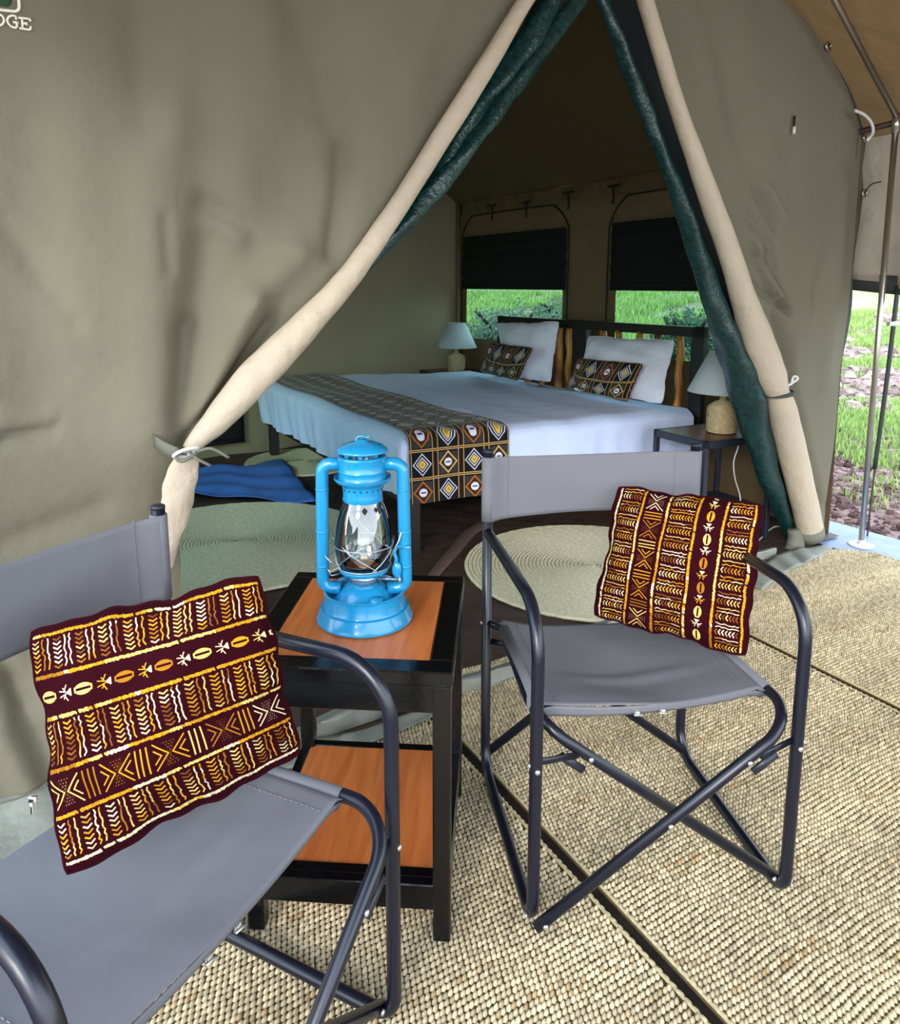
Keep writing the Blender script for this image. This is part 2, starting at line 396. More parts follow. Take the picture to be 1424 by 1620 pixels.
crease((1195, 300), (1222, 360), .018, -.034); crease((1182, 345), (1200, 372), .014, .026); crease((1210, 300), (1235, 350), .02, .022); crease((1205, 400), (1250, 492), .016, -.045); crease((1190, 380), (1235, 470), .018, .034); crease((1180, 440), (1252, 492), .012, -.030); crease((1200, 420), (1230, 470), .012, .030); crease((1178, 400), (1205, 415), .010, -.022); crease((1190, 360), (1215, 395), .012, .022); crease((1215, 380), (1228, 430), .012, -.024)
crease((1252, 604), (1235, 500), .035, -.05); crease((1252, 604), (1275, 480), .045, .03); crease((1252, 604), (1300, 420), .06, -.02); crease((1252, 610), (1296, 800), .03, -.035); crease((1245, 660), (1280, 800), .04, .03); crease((1300, 600), (1330, 300), .08, .03)
crease((1170, 0), (1240, 420), .12, .02); crease((1090, 0), (1180, 320), .06, .012)
crease((20, 1080), (90, 1250), .03, -.02); crease((0, 1150), (60, 1262), .035, .02); crease((140, 900), (110, 1100), .05, .02); crease((0, 860), (160, 800), .03, -.012); crease((0, 1040), (40, 1120), .02, -.012)
C0 = np.array([(a[0], a[1], b[0], b[1], w, h_) for a, b, w, h_ in CRE])
def wall_disp(s, z):
    a = C0[:, 0:2]; d = C0[:, 2:4] - a; q = np.array([s, z]) - a; t = np.clip((q*d).sum(1)/((d*d).sum(1) + 1e-9), 0, 1)
    r = np.hypot(*(q - t[:, None]*d).T); fade = np.where((t <= 0) | (t >= 1), .9, 1.)
    v = (C0[:, 5]*np.exp(-(r/C0[:, 4])**2)*fade).sum()
    v += .014*math.sin(s*5.3 + .6*math.sin(z*2.1)) + .006*math.sin(s*13 + z*2.5) + .004*math.sin(s*4 - z*9)
    return v*1.0
def W(s, z, off=0.):
    p = P0 + s*L + N*(wall_disp(s, z) + off); return np.array([p[0], p[1], z])
LP = sorted([S(*p)[::-1] for p in [(840, -5), (700, 215), (594, 380), (535, 460), (400, 598), (330, 680), (296, 712)]]) ; LP = [(-.1, 3.26), (.3, 3.262), (.65, 3.257), (.78, 3.242)] + LP + [(2.26, 1.97)]
RP = sorted([S(*p)[::-1] for p in [(1019, -5), (1076, 178), (1155, 400), (1183, 500), (1206, 545), (1231, 622), (1266, 770), (1283, 850)]])
RP = [(-.1, .165)] + RP
ED = sorted([S(*p)[::-1] for p in [(1240, 0), (1304, 75), (1340, 150), (1370, 215), (1366, 300), (1345, 440), (1320, 640), (1300, 835)]])
for l_ in (LP, RP, ED): l_.sort()
ilp = lambda z: float(np.interp(z, [a for a, b in LP], [b for a, b in LP])); irp = lambda z: float(np.interp(z, [a for a, b in RP], [b for a, b in RP]))
def ired(z): return float(np.interp(z, [a for a, b in ED], [b for a, b in ED])) if z < ED[-1][0] else ED[-1][1] + (z - ED[-1][0])/SLOPE
APZ = 2.42
def left_edge(z): return 4.2 if z < EAVE else 4.2 - (z - EAVE)/.55
m = MB()
grid(m, lambda u, v: W(ilp(v*APZ)*(1 - u) + left_edge(v*APZ)*u, v*APZ), 130, 150)
zr = lambda v: v*APZ
grid(m, lambda u, v: W(ired(zr(v))*(1 - u) + min(irp(zr(v)), 1.9)*u, zr(v)), 90, 150)
m.v[0] = m.v[0]; 
# gable above the door
def gab(u, v):
    z = APZ + v*.75; a = ired(z); b = left_edge(z); a, b = (a, b) if a < b else ((a + b)/2, (a + b)/2)
    return W(a*(1 - u) + b*u, z)
grid(m, gab, 60, 16)
# web between the two door edges above the apex
def web(u, v):
    z = 2.285 + v*(APZ - 2.285); return W(irp(z)*(1 - u) + ilp(z)*u, z)
grid(m, web, 12, 8)
wf = m.build('wall_front', canvas); tag(wf, kind='structure')

def zstrip(name, pts, r, mt, parent=None, n=8, **k):
    m = MB(); tube(m, smoothpath(pts, 6), r, n, **k); return m.build(name, mt, parent)
wb = T(WIDTH, 0, 0)
# right wall with two window openings
WIN = [(2.135, 3.355, .82, 1.68), (.32, 1.57, .82, 1.68)]
def right_wall():
    m = MB(); ss = sorted(set([0, 3.52] + [a for w in WIN for a in w[:2]] + list(np.arange(.15, 3.5, .15)))); zs = sorted(set([0, 1.96, .82, 1.68] + list(np.arange(.12, 1.95, .12))))
    def f(s, z):
        d = .012*math.sin(s*7 + z*3) + .008*math.sin(s*17 - z*5)
        p = P0 + B*s + L*(d); return (p[0], p[1], z)
    idx = {}; V = []; F = []
    for i in range(len(ss) - 1):
        for j in range(len(zs) - 1):
            cs, cz = (ss[i] + ss[i+1])/2, (zs[j] + zs[j+1])/2
            if any(w[0] < cs < w[1] and w[2] < cz < w[3] for w in WIN): continue
            q = []
            for a, b in ((i, j), (i+1, j), (i+1, j+1), (i, j+1)):
                if (a, b) not in idx: idx[(a, b)] = len(V); V.append(f(ss[a], zs[b]))
                q.append(idx[(a, b)])
            F.append(q)
    m.add(V, F); return m
wr = right_wall().build('wall_right', canvas_shaded); tag(wr, kind='structure')
m = MB()
def bwall(u, v):
    s = u*WIDTH; top = EAVE - .02 + SLOPE*(min(s, WIDTH - s)); z = v*top; p = P0 + B*(3.52 + .01*math.sin(s*9 + z*4) + .012*math.sin(s*3.1)) + L*s; return (p[0], p[1], z)
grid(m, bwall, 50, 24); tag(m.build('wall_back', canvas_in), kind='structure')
m = MB()      # left wall, out of view; its window opening is added to light the bed foot
for b0, b1, z0, z1 in ((.06, 3.56, 0, .65), (.06, 3.56, 1.72, EAVE), (.06, .7, .65, 1.72), (2.9, 3.56, .65, 1.72)):
    grid(m, lambda u, v: T(WIDTH + .02*math.sin(b0*6 + (b1 - b0)*u*6), b0 + (b1 - b0)*u, z0 + (z1 - z0)*v), 14, 6)
tag(m.build('wall_left', canvas_in), kind='structure')
m = MB()
def roof(u, v):
    s = v*WIDTH; z = EAVE - .02 + SLOPE*min(s, WIDTH - s) + .012*math.sin(u*14)*math.sin(v*PI*3); return T(s, .04 + u*3.5, z)
grid(m, roof, 30, 40); tag(m.build('ceiling', canvas_shaded), kind='structure')
# inside brown floor
m = MB(); grid(m, lambda u, v: T(u*WIDTH, -.06 + v*3.58, .012 + .004*math.sin(u*40 + v*11) + .003*math.sin(v*50)), 40, 40)
fl = m.build('floor', brownfloor); tag(fl, kind='structure')

def P2(s, z, off=0.):      # point at the right (window) wall, off into the room
    p = P0 + B*s + L*off; return np.array([p[0], p[1], z])
net_m = bpy.data.materials.new('window_net'); net_m.use_nodes = True
nt = net_m.node_tree; pr = nt.nodes['Principled BSDF']; pr.inputs['Base Color'].default_value = srgb(24, 66, 60); pr.inputs['Roughness'].default_value = .6
tr = nt.nodes.new('ShaderNodeBsdfTransparent'); tr.inputs[0].default_value = (.50, .78, .70, 1); mx = nt.nodes.new('ShaderNodeMixShader'); mx.inputs[0].default_value = .66
nt.links.new(pr.outputs[0], mx.inputs[1]); nt.links.new(tr.outputs[0], mx.inputs[2]); nt.links.new(mx.outputs[0], nt.nodes['Material Output'].inputs[0])
for i, (s0, s1, z0, z1) in enumerate(WIN):
    w = bpy.data.objects.new('window_%d' % (i + 1), None); COL.objects.link(w); w.location = tuple(P2((s0 + s1)/2, z0)); tag(w, kind='structure')
    m = MB(); grid(m, lambda u, v: P2(s0 - .05 + (s1 - s0 + .12)*u, z0 - .02 + (z1 - z0 + .04)*v, -.016), 6, 6); m.build('net_panel', net_m, w)
    m = MB(); grid(m, lambda u, v: P2(s0 - .07 + (s1 - s0 + .11)*u, 1.25 + (z1 - 1.25)*v + .0, .03 + .005*math.sin(v*26)), 20, 30, two=.006); m.build('blind', blind_m, w)
    m = MB(); tube(m, [P2(s0 - .065, 1.252, .034), P2(s1 + .035, 1.252, .034)], .012, 8); m.build('blind_hem', blind_m, w)
    arch = [(s0 - .085, .6), (s0 - .085, 1.55), (s0 - .06, 1.72), (s0 + .06, 1.83), (s0 + .2, 1.85), (s1 - .2, 1.85), (s1 - .05, 1.83), (s1 + .06, 1.70), (s1 + .08, 1.5), (s1 + .08, .6)]
    m = MB(); tube(m, smoothpath([P2(a, b, .022) for a, b in arch], 5), .006, 6); m.build('zip_piping', zipm, w)
w = bpy.data.objects.new('window_4', None); COL.objects.link(w); w.location = tuple(T(WIDTH + .03, 1.8, .65)); tag(w, kind='structure')  # unseen net window, added so daylight reaches the foot of the bed
m = MB(); grid(m, lambda u, v: T(WIDTH + .03, .68 + u*2.24, .63 + v*1.11), 6, 6); m.build('net_panel', net_m, w)
w = bpy.data.objects.new('window_3', None); COL.objects.link(w); pA = on_wall(385, 640, P0 + B*3.48, L); pB = on_wall(300, 706, P0 + B*3.48, L); w.location = tuple(pB); tag(w, kind='structure')
m = MB(); grid(m, lambda u, v: np.array([*(pB[:2]*(1-u) + pA[:2]*u), pB[2]*(1-v) + pA[2]*v]), 8, 8, two=.01); m.build('blind', blind_m, w)
m = MB(); tube(m, [pB + (0, 0, -.006), np.array([*pA[:2], pB[2] - .006])], .012, 8); m.build('blind_hem', blind_m, w)
# valance of toggles along the top of the window wall, corner seam
m = MB(); grid(m, lambda u, v: P2(u*3.5, 1.86 + v*.10, .035 + .018*math.sin(u*47)*(1 - v) + .01*math.sin(u*119 + 1)), 160, 4); tag(m.build('trim_1', canvas_shaded), kind='structure')
m = MB(); tube(m, smoothpath([T(.05, 3.44, 0), T(.05, 3.44, 1), T(.06, 3.43, 1.95)], 5), .022, 8); tag(m.build('trim_2', canvas_shaded), kind='structure')
for i, px in enumerate([(970, 300), (899, 310), (832, 325), (778, 330)]):
    p = on_wall(*px, P2(0, 0, .07)[:2], B); o = MB(); tube(o, smoothpath([p + (0, 0, .03), p + (0, 0, 0), p + (.005, 0, -.05), p + (.0, 0, -.09)], 4), .008, 6)
    t_ = thing('toggle_strap', p, ['dark toggle strap hanging right of the gap between the windows', 'dark toggle strap hanging just above the right end of the far window', 'dark toggle strap hanging above the middle of the far window', 'dark toggle strap hanging above the left part of the far window'][i], 'strap', group='toggle straps along the top of the window wall')
    o.build('webbing', zipm, t_)
    o = MB(); tube(o, [p + (-.03, .03, .02), p + (.03, -.03, .028)], .007, 6); o.build('toggle', zipm, t_)

# ground sheets under the porch
m = MB(); grid(m, lambda u, v: T(.16 + u*4.6, -3.2 + v*3.2, .001), 4, 4); tag(m.build('floor_1', dark_tarp), kind='structure')
m = MB(); grid(m, lambda u, v: T(-.22 + u*.40, -3.2 + v*3.6, .004 + .004*math.sin(v*60)*math.sin(u*9)), 8, 60); tag(m.build('floor_2', blue_edge), kind='structure')

# fly sheet over everything, with side drop
m = MB()
def fly(u, v):
    s = -.14 + v*(WIDTH + .28); k = min(s, WIDTH - s); b = -3.7 + u*7.55
    return T(s, b, 2.075 + SLOPE*1.03*k + .012*math.sin(b*3.1)*math.sin(v*PI*6))
grid(m, fly, 50, 40)
FS = -.14; FZ = 2.075 - SLOPE*1.03*.14
fo = m.build('ceiling_fly', fly_m); tag(fo, kind='structure')
m = MB()
def drop(u, v):
    b = .9 - u*3.65; low = 1.30 + .02*math.sin(b*5) - .03*math.exp(-((b + .19)/.06)**2)
    z = FZ + (low - FZ)*v; return T(FS + .012*math.sin(b*23 + v)*v - .0*v, b, z)
grid(m, drop, 150, 10); tag(m.build('wall_fly_side', drop_m), kind='structure')
m = MB(); grid(m, lambda u, v: T(FS - .01, .9 - u*3.65, 1.335 + .02*math.sin((.9 - u*3.65)*5) - v*.09), 60, 1, two=.004); tag(m.build('trim_3', strap_m), kind='structure')

# frame poles
E0 = on_wall(1418, 192, (2.07, 3.54), (-.547, .837)); base = on_level(1362, 864)
t_ = thing('frame_pole', base, 'bright steel upright tent pole standing on a white foot beside the grass', 'pole')
m = MB(); tube(m, [base, E0 + (0, 0, .03)], .0135, 14); m.build('tube', steel, t_)
m = MB(); lathe(m, [(.001, .0), (.058, 0), (.062, .004), (.05, .009), (.02, .012), (.017, .03), (.001, .03)], base + (0, 0, .004), 24); m.build('foot_plate', white_pl, t_)
m = MB(); tube(m, [E0 + (0, 0, -.05), E0 + (0, 0, .035)], .018, 12); m.build('joint', steel, t_)
q2 = on_wall(1316, 0, (2.07, 3.54), L); dr = (q2 - E0)/np.linalg.norm(q2 - E0)
t_ = thing('rafter_pole', E0, 'steel rafter pole rising under the brown fly sheet', 'pole')
m = MB(); tube(m, [E0 + (0, 0, .02), E0 + dr*1.9 + (0, 0, .02)], .0135, 14); m.build('tube', steel, t_)
q3 = T(-.02, .02, 1.965)
t_ = thing('eave_purlin', q3, 'short dark pole joining the tent corner to the steel frame', 'pole')
m = MB(); tube(m, [q3 + np.array([*(B*.5), .0]), E0 + (0, 0, -.005)], .014, 10); m.build('tube', mat('brown_pole', srgb(60, 38, 28), .5), t_)
# black tension strap near the pole
a_, b_ = on_wall(1421, 452, (2.19, 3.70), (-.547, .837)), on_wall(1384, 742, (2.19, 3.70), (-.547, .837)); g_ = on_level(1372, 850)
t_ = thing('tension_strap', g_, 'black tensioning strap hanging right of the steel upright, over the grass', 'strap')
m = MB(); tube(m, smoothpath([a_, (a_ + b_)/2 + (.004, 0, 0), b_], 8), .019, 8, flat=((.5, -.86, 0), .3)); m.build('webbing', blackweb, t_)
m = MB(); tube(m, [b_, g_], .004, 6); m.build('rope', mat('dark_red_rope', srgb(70, 44, 44), .8), t_)
c_ = a_ + (b_ - a_)*.2; m = MB(); box(m, c_ - (.026, .012, .012), c_ + (.026, .012, .012), .003); m.build('buckle', steel, t_)
for k_, px, lb in ((0, (1304, 75), 'brass eyelet ring on the sloping tent edge, topmost of the three'), (1, (1369, 218), 'eyelet ring at the corner of the tent eave'), (2, (1367, 306), 'eyelet ring on the upright tent edge below the eave corner')):
    s_, z_ = S(*px); p = W(s_, z_, .012)
    r_ = MB(); tube(r_, [p + np.array([*(L*.018*math.cos(a)), .018*math.sin(a)]) for a in np.linspace(0, 2*PI, 15)[:-1]], .005, 6, closed=True)
    tag(r_.build('eyelet_ring', steel), lb, 'ring', 'eyelets on the tent edge')
    q = [W(s_, z_, .012), W(s_, z_, .0) + np.array([.03, -.02, .04]), W(s_, z_, .0) + np.array([.06, -.05, .05])]
    if k_ != 1: zstrip('guy_cord', q, .003, zipm); tag(bpy.data.objects[-1] if 0 else [o for o in bpy.data.objects if o.name.startswith('guy_cord')][-1], ['thin dark cord tied to the topmost tent edge ring', '', 'thin dark cord tied to the tent edge ring below the eave'][k_], 'cord', 'cords tied to the tent edge')
pts = [on_wall(x, y, P0 + N*.08, L) for x, y in ((1353, 175), (1368, 182), (1379, 195), (1381, 210), (1372, 222))]
tag(zstrip('bungee_cord', pts, .007, white_pl), 'pale curved elastic cord hooked at the tent eave corner', 'cord')
p = W(*S(1250, 200), .01); t_ = thing('door_toggle', p, 'small toggle on a dark tape on the right front canvas', 'toggle')
m = MB(); tube(m, [p + (0, -.004, .04), p + (0, -.004, -.01)], .005, 6); m.build('tape', zipm, t_)
m = MB(); tube(m, [p + (0, -.008, -.005), p + (0, -.008, -.035)], .0065, 8); m.build('peg', white_pl, t_)
# dark backing tape along the wall's outer edge
m = MB()
def tape(u, v):
    z = .9 + v*1.5; s = ired(z); sc_ = .012 + .030*abs(math.sin(v*PI*3.2)); p = P0 + L*(s + .03 - (.03 + sc_)*u) + N*(wall_disp(s, z) - .006); return (p[0], p[1], z)
grid(m, tape, 2, 90); tag(m.build('trim_4', strap_m), kind='structure')

# rolled-back door edges
def px_tube(pxs, widths, off, n=20, sub=8, wr=.05, seed=1, flat=None):
    pts = []; rr = []
    for (x, y), w in zip(pxs, widths):
        s, z = S(x, y); p = P0 + L*s + N*off; p = np.array([p[0], p[1], z])
        # slide along the sight line so that it stays where it is seen
        r = ray(x, y); nn = np.array([N[0], N[1]]); k = (nn @ (P0 + N*off))/(nn @ r[:2]); p = CAM + r*k
        pts.append(p); rr.append(w/2*depth_of(p)/FPX)
    P = smoothpath(pts, sub); Rr = smoothpath(np.array([[a, 0, 0] for a in rr]), sub)[:, 0]
    m = MB(); K = len(P)
    rf = lambda i, a: 1 + wr*math.sin(a*2 + i*.21 + seed) + wr*.7*math.sin(a*3 - i*.37 + seed*2) + wr*.5*math.sin(i*.9 + a)
    tube(m, P, Rr, n, rfun=rf, flat=flat); return m, P, Rr
dl = thing('door_flap', W(3.24, 0), 'cream canvas door edge rolled back and tied on the left of the opening', 'door flap')
m, P, R_ = px_tube([(905, -100), (838, -8), (768, 107), (700, 216), (645, 303), (594, 380), (562, 425), (520, 476), (462, 537), (408, 592), (352, 655), (318, 690), (297, 712)], [20, 24, 30, 33, 33, 34, 36, 42, 52, 55, 46, 34, 20], .05, wr=.03)
m.build('rolled_canvas', cream, dl)
m, P, R_ = px_tube([(297, 712), (293, 732), (286, 765), (277, 808), (264, 850), (252, 900)], [20, 40, 52, 52, 44, 40], .06, seed=3, wr=.06, flat=((N[0], N[1], 0), .35))
m.build('loose_end', cream, dl)
dr_ = thing('door_flap', W(.5, 0), 'cream canvas door edge rolled back and tied on the right of the opening', 'door flap')
m, P, R_ = px_tube([(996, -90), (1020, -2), (1046, 85), (1075, 178), (1103, 258), (1129, 330), (1154, 400), (1176, 470), (1190, 515), (1208, 565), (1220, 598), (1230, 622)], [24, 25, 26, 27, 30, 33, 35, 40, 46, 50, 48, 36], .05, wr=.025)
m.build('rolled_canvas', cream, dr_)
m, P, R_ = px_tube([(1230, 622), (1237, 645), (1247, 690), (1262, 750), (1276, 810), (1283, 846)], [36, 44, 44, 42, 41, 40], .05, seed=5, wr=.02)
m.build('lower_roll', cream, dr_)
m = MB(); tube(m, [P[-4], P[-1] + (P[-1] - P[-2])*.6], [R_[-4]*1.06, R_[-1]*1.02], 20); m.build('grey_hem', cuff_m, dr_)
nl = thing('net_curtain', W(2.6, 1.2), 'dark green mesh door rolled up behind the left cream roll', 'net curtain')
m, P, R_ = px_tube([(950, -60), (908, 10), (852, 88), (800, 158), (745, 228), (700, 285), (650, 345), (605, 392), (560, 445)], [22, 24, 26, 27, 28, 28, 26, 22, 10], -.03, wr=.13, seed=2); m.build('mesh_roll', netroll, nl)
m, P, R_ = px_tube([(900, -60), (868, 8), (815, 92), (765, 165), (715, 240), (665, 308), (610, 380)], [26, 40, 36, 30, 24, 18, 8], -.05, wr=.15, seed=6); m.build('mesh_fold', netroll, nl)
nr = thing('net_curtain', W(.9, .6), 'dark green mesh door hanging rolled behind the right cream roll', 'net curtain')
m, P, R_ = px_tube([(930, -60), (953, 2), (978, 62), (1003, 128), (1028, 190), (1051, 250), (1078, 325), (1104, 400), (1130, 480), (1150, 530), (1172, 590), (1192, 660), (1212, 740), (1234, 800), (1250, 850)], [20, 22, 22, 23, 23, 24, 26, 28, 36, 46, 52, 44, 38, 26, 14], -.03, wr=.1, seed=4); m.build('mesh_roll', netroll, nr)
NRP = P.copy()
m = MB()
def netweb(u, v):
    z = .12 + v*2.3; a = P0 + L*(irp(z) - .02) + N*(-.02); o_ = np.argsort(NRP[:, 2]); b = np.array([np.interp(z, NRP[o_, 2], NRP[o_, 0]), np.interp(z, NRP[o_, 2], NRP[o_, 1])]) - N*.01
    p = a*(1 - u) + b*u + B*(.05*math.sin(u*PI)*(1 + .4*math.sin(v*30))); return (p[0], p[1], z)
grid(m, netweb, 8, 60); m.build('mesh_sheet', mat('shaded_green_mesh', srgb(5, 22, 22), .8), nr)  # mesh colour darkened to carry the shade between the two rolls
# ties
tp = on_wall(295, 716, P0 + N*.12, L)
t_ = thing('door_tie', tp, 'white ring and grey webbing tying back the left door roll', 'tie')
a = on_wall(243, 697, P0 + N*.03, L); b = on_wall(283, 719, P0 + N*.10, L)
m = MB(); d_ = b - a; up = np.array([0, 0, 1.])*.016; grid(m, lambda u, v: a + d_*u + up*(2*v - 1) + np.array([.0, -.01, 0])*math.sin(u*PI), 6, 2, two=.003); m.build('webbing', strap_l, t_)
m = MB(); tube(m, [tp + np.array([*(L*(-.030*math.cos(q))), .012*math.sin(q) + .004*math.cos(q)]) + np.array([*(N*(.015*math.sin(q))), 0]) for q in np.linspace(0, 2*PI, 25)[:-1]], .0045, 8, closed=True); m.build('ring', white_pl, t_)
m = MB(); tube(m, [tp + np.array([*(L*(-.026*math.cos(q))) - .0*N, .008*math.sin(q*2)]) + np.array([*(N*(.02*math.sin(q) + .005)), -.008]) for q in np.linspace(0, 2*PI, 25)[:-1]], .004, 8, closed=True); m.build('knot', strap_l, t_)
m = MB(); tube(m, smoothpath([tp + (0.02, 0, 0), tp + (.06, 0.0, .01), tp + (.10, .01, -.015)], 5), .004, 6); tube(m, smoothpath([tp + (0.01, 0, 0), tp + (.03, -.02, -.01), tp + (.06, -.01, -.03)], 5), .004, 6); m.build('loose_tail', strap_l, t_)
tp = on_wall(1231, 622, P0 + N*.05, L)
t_ = thing('door_tie', tp, 'dark strap and pale toggle holding the right door roll', 'tie')
m = MB(); rr = 21*depth_of(tp)/FPX
tube(m, [tp + np.array([*(-L*(rr*1.04*math.cos(q))), .008*math.cos(q)]) + np.array([*(N*(rr*1.06*math.sin(q))), 0]) for q in np.linspace(0, 2*PI, 25)[:-1]], .009, 8, closed=True); m.build('strap', strap_m, t_)
k_ = on_wall(1253, 606, P0 + N*.05, L); m = MB(); tube(m, smoothpath([k_ + (-.03, 0, -.02), k_, k_ + (.025, 0, .02), k_ + (.005, 0, .03), k_ + (-.005, 0, -.01)], 4), .006, 8); m.build('toggle', white_pl, t_)

# sill (raised edge of the ground sheet) and mud flaps
SB = [on_level(*p) for p in [(440, 1212), (480, 1192), (560, 1150), (640, 1125), (740, 1100), (840, 1070), (940, 1022), (1050, 962), (1130, 920), (1225, 885)]]
SBp = smoothpath(SB, 8)
m = MB()
def sill(u, v):
    i = u*(len(SBp) - 1); k = int(min(i, len(SBp) - 2)); p = SBp[k]*(1 - i + k) + SBp[k+1]*(i - k); bul = .012*math.sin(u*70 + v*2)*math.sin(v*PI) + .006*math.sin(u*31)
    if v < .6: q = p + np.array([*(N*(bul)), v/.6*.062])
    else: q = p + np.array([*(-N*(v - .6)/.4*.10), .062 - .05*(v - .6)/.4])
    return q
grid(m, sill, 160, 14); tag(m.build('trim_5', grey_flap), kind='structure')
m = MB()
A0 = [on_level(*p) for p in [(425, 1215), (470, 1185), (530, 1172), (600, 1160), (690, 1128)]]; A1 = [on_level(*p) for p in [(430, 1235), (480, 1222), (545, 1200), (610, 1178), (695, 1140)]]
A0 = smoothpath(A0, 6); A1 = smoothpath(A1, 6)
grid(m, lambda u, v: A0[int(u*(len(A0)-1))]*(1 - v) + A1[int(u*(len(A1)-1))]*v + np.array([0, 0, .022 + .008*math.sin(u*9 + v*3)*(1 - v)]), len(A0) - 1, 6, two=.003)
tag(m.build('mud_flap', grey_flap), 'pale grey canvas flap lying over the sill behind the table', 'flap')
# lower left: zip seam and floor flap
m = MB(); z0_ = lambda s: .075
tube(m, smoothpath([W(s, .075, .022) for s in np.arange(3.26, 4.1, .06)], 3), .0022, 6); zs_ = thing('mud_zip', W(3.7, .075, .015), 'zip along the foot of the left front canvas with a silver puller', 'zip'); m.build('zip_teeth', strap_l, zs_)
p = on_wall(52, 1262, P0 + N*.15, L)
m = MB(); box(m, p + (-.010, -.004, -.012), p + (.012, .004, .004), .002); box(m, p + (-.005, -.008, -.038), p + (.004, -.004, -.008), .0015); m.build('puller', steel, zs_)
m = MB(); grid(m, lambda u, v: np.array([*(P0 + L*(3.24 + u*.9) + N*(.005 + wall_disp(3.24 + u*.9, .06) + .24*v*(1 + .1*math.sin(u*23)) + .02*math.sin(u*11))), .062*(1 - v)**1.5 + .008 + .006*math.sin(u*17 + v*6)]), 50, 10, two=.003)
tag(m.build('floor_flap', grey_flap), 'pale grey canvas flap spread on the ground at the foot of the left wall', 'flap')
# lower right: flap folded back beside the roll
m = MB()
Q0 = smoothpath([on_level(1175, 925), on_level(1225, 890), on_level(1262, 876), on_level(1305, 868)], 6); Q1 = smoothpath([on_level(1205, 940), on_level(1250, 908), on_level(1285, 892), on_level(1318, 872)], 6)
grid(m, lambda u, v: Q0[int(u*(len(Q0)-1))]*(1 - v) + Q1[int(u*(len(Q1)-1))]*v + np.array([0, 0, .016 + .012*(1 - v)*math.sin(u*PI) + .003*math.sin(u*20)]), len(Q0) - 1, 6, two=.003)
tag(m.build('mud_flap', grey_flap), 'light grey canvas flap on the ground under the right door roll', 'flap')
m, P, R_ = px_tube([(1256, 838), (1258, 862), (1246, 885), (1222, 905), (1195, 925)], [16, 26, 26, 22, 14], .02, wr=.12, seed=9); tag(m.build('folded_skirt', cuff_m), 'twisted grey canvas skirt curling down beside the right door roll', 'canvas skirt')

# embroidered badge and letters, upper left
def stitch(pxs, w, mt, parent, name, sub=6):
    pts = []
    for x, y in pxs: s, z = S(x, y); pts.append(W(s, z, .004))
    m = MB(); tube(m, smoothpath(pts, sub), w/2*depth_of(pts[0])/FPX, 8, flat=((N[0], N[1], 0), .5)); return m.build(name, mt, parent)
bd = thing('embroidered_sign', W(*S(20, 30)), 'cream embroidered letters and rounded badge at the top left of the canvas', 'sign')
stitch([(-75, -60), (20, -62), (26, -56), (28, -20), (29, 5), (29, 16), (24, 20), (12, 19), (-5, 17), (-75, 10)], 5, thread_m, bd, 'badge_border')
m = MB(); p = W(*S(4, 0), .004)
for dx, dz, r in ((0, 0, .016), (-.012, .016, .018), (.010, .012, .012), (-.03, .002, .02), (-.02, .03, .02)): sph(m, p + np.array([*(-L*dx), dz]), r, 12, 6, (1, 1, 1))
o = m.build('badge_motif', green_th, bd)
V_ = np.zeros(len(o.data.vertices)*3); o.data.vertices.foreach_get('co', V_); V_ = V_.reshape(-1, 3); nn3 = np.array([N[0], N[1], 0]); dd = (V_ - (p - np.array(bd.location))) @ nn3; V_ -= np.outer(dd*.85, nn3); o.data.vertices.foreach_set('co', V_.ravel())
ltr = {'letter_d': [[(-11, 24), (-3, 24), (3, 27), (6, 33), (4, 39), (-2, 42), (-11, 41)], [(-8, 24), (-8, 41)]],
       'letter_g': [[(25, 33), (24, 28), (19, 26.5), (14, 28), (11, 33), (13, 39), (18, 43.5), (23, 45), (26, 45)], [(20, 36.5), (29, 37.5)], [(26, 37), (26.5, 45)]],
       'letter_e': [[(28, 30), (37, 31), (46, 32.5), (47, 36)], [(34, 31), (35.5, 47)], [(35, 38.5), (42, 39)], [(41, 37), (41.5, 42)], [(30, 46), (40, 47.5), (47, 48), (48, 43)]]}
for nm, st in ltr.items():
    m = MB()
    for q in st:
        pts = [W(*S(x, y), .004) for x, y in q]; tube(m, smoothpath(pts, 4) if len(pts) > 2 else pts, 1.75*depth_of(pts[0])/FPX, 8, flat=((N[0], N[1], 0), .5))
    m.build(nm, thread_m, bd)

# ================================================================== OUTSIDE
def gh(x, y):
    d = -((x - P0[0])*L[0] + (y - P0[1])*L[1])        # distance to the right of the tent
    z = -.03 + .02*np.sin(x*3.1 + y*1.7)*np.cos(y*2.3) + .015*np.sin(x*7.7 - y*5.1)
    rr = np.hypot(x, y); return z + .09*np.maximum(0, rr - 6.5) + .002*np.maximum(0, rr - 6.5)**2*.6
def patch(x, y):      # 1 = grass, 0 = bare soil
    v = -.25 + np.sin(x*2.3 + 1.2*np.sin(y*1.1)) + np.sin(y*3.1 + 1.7*np.sin(x*1.9 + 2)) + .6*np.sin(x*6.1 - y*4.7) + .5*np.sin(y*9 + x*3)
    near = np.clip((np.hypot(x, y) - 4.9)/1.0, 0, 1); return np.clip(.5 + .55*v + .35, 0, 1)*near
nx, ny = 240, 260
gx = np.linspace(-14, 34, nx); gy = np.concatenate([np.linspace(-8, 3, 20), np.linspace(3.05, 14, 160), np.linspace(14.2, 45, 80)])
X, Y = np.meshgrid(gx, gy); uu = np.linspace(0, 1, nx)
X = np.where(Y > 2.9, X, X); Z = gh(X, Y)
tent_mask = ((X - P0[0])*L[0] + (Y - P0[1])*L[1] > -.6) & ((X - P0[0])*B[0] + (Y - P0[1])*B[1] < 4.0)
Z = np.where(tent_mask, np.minimum(Z, -.03), Z)
V = np.stack([X, Y, Z], -1).reshape(-1, 3)
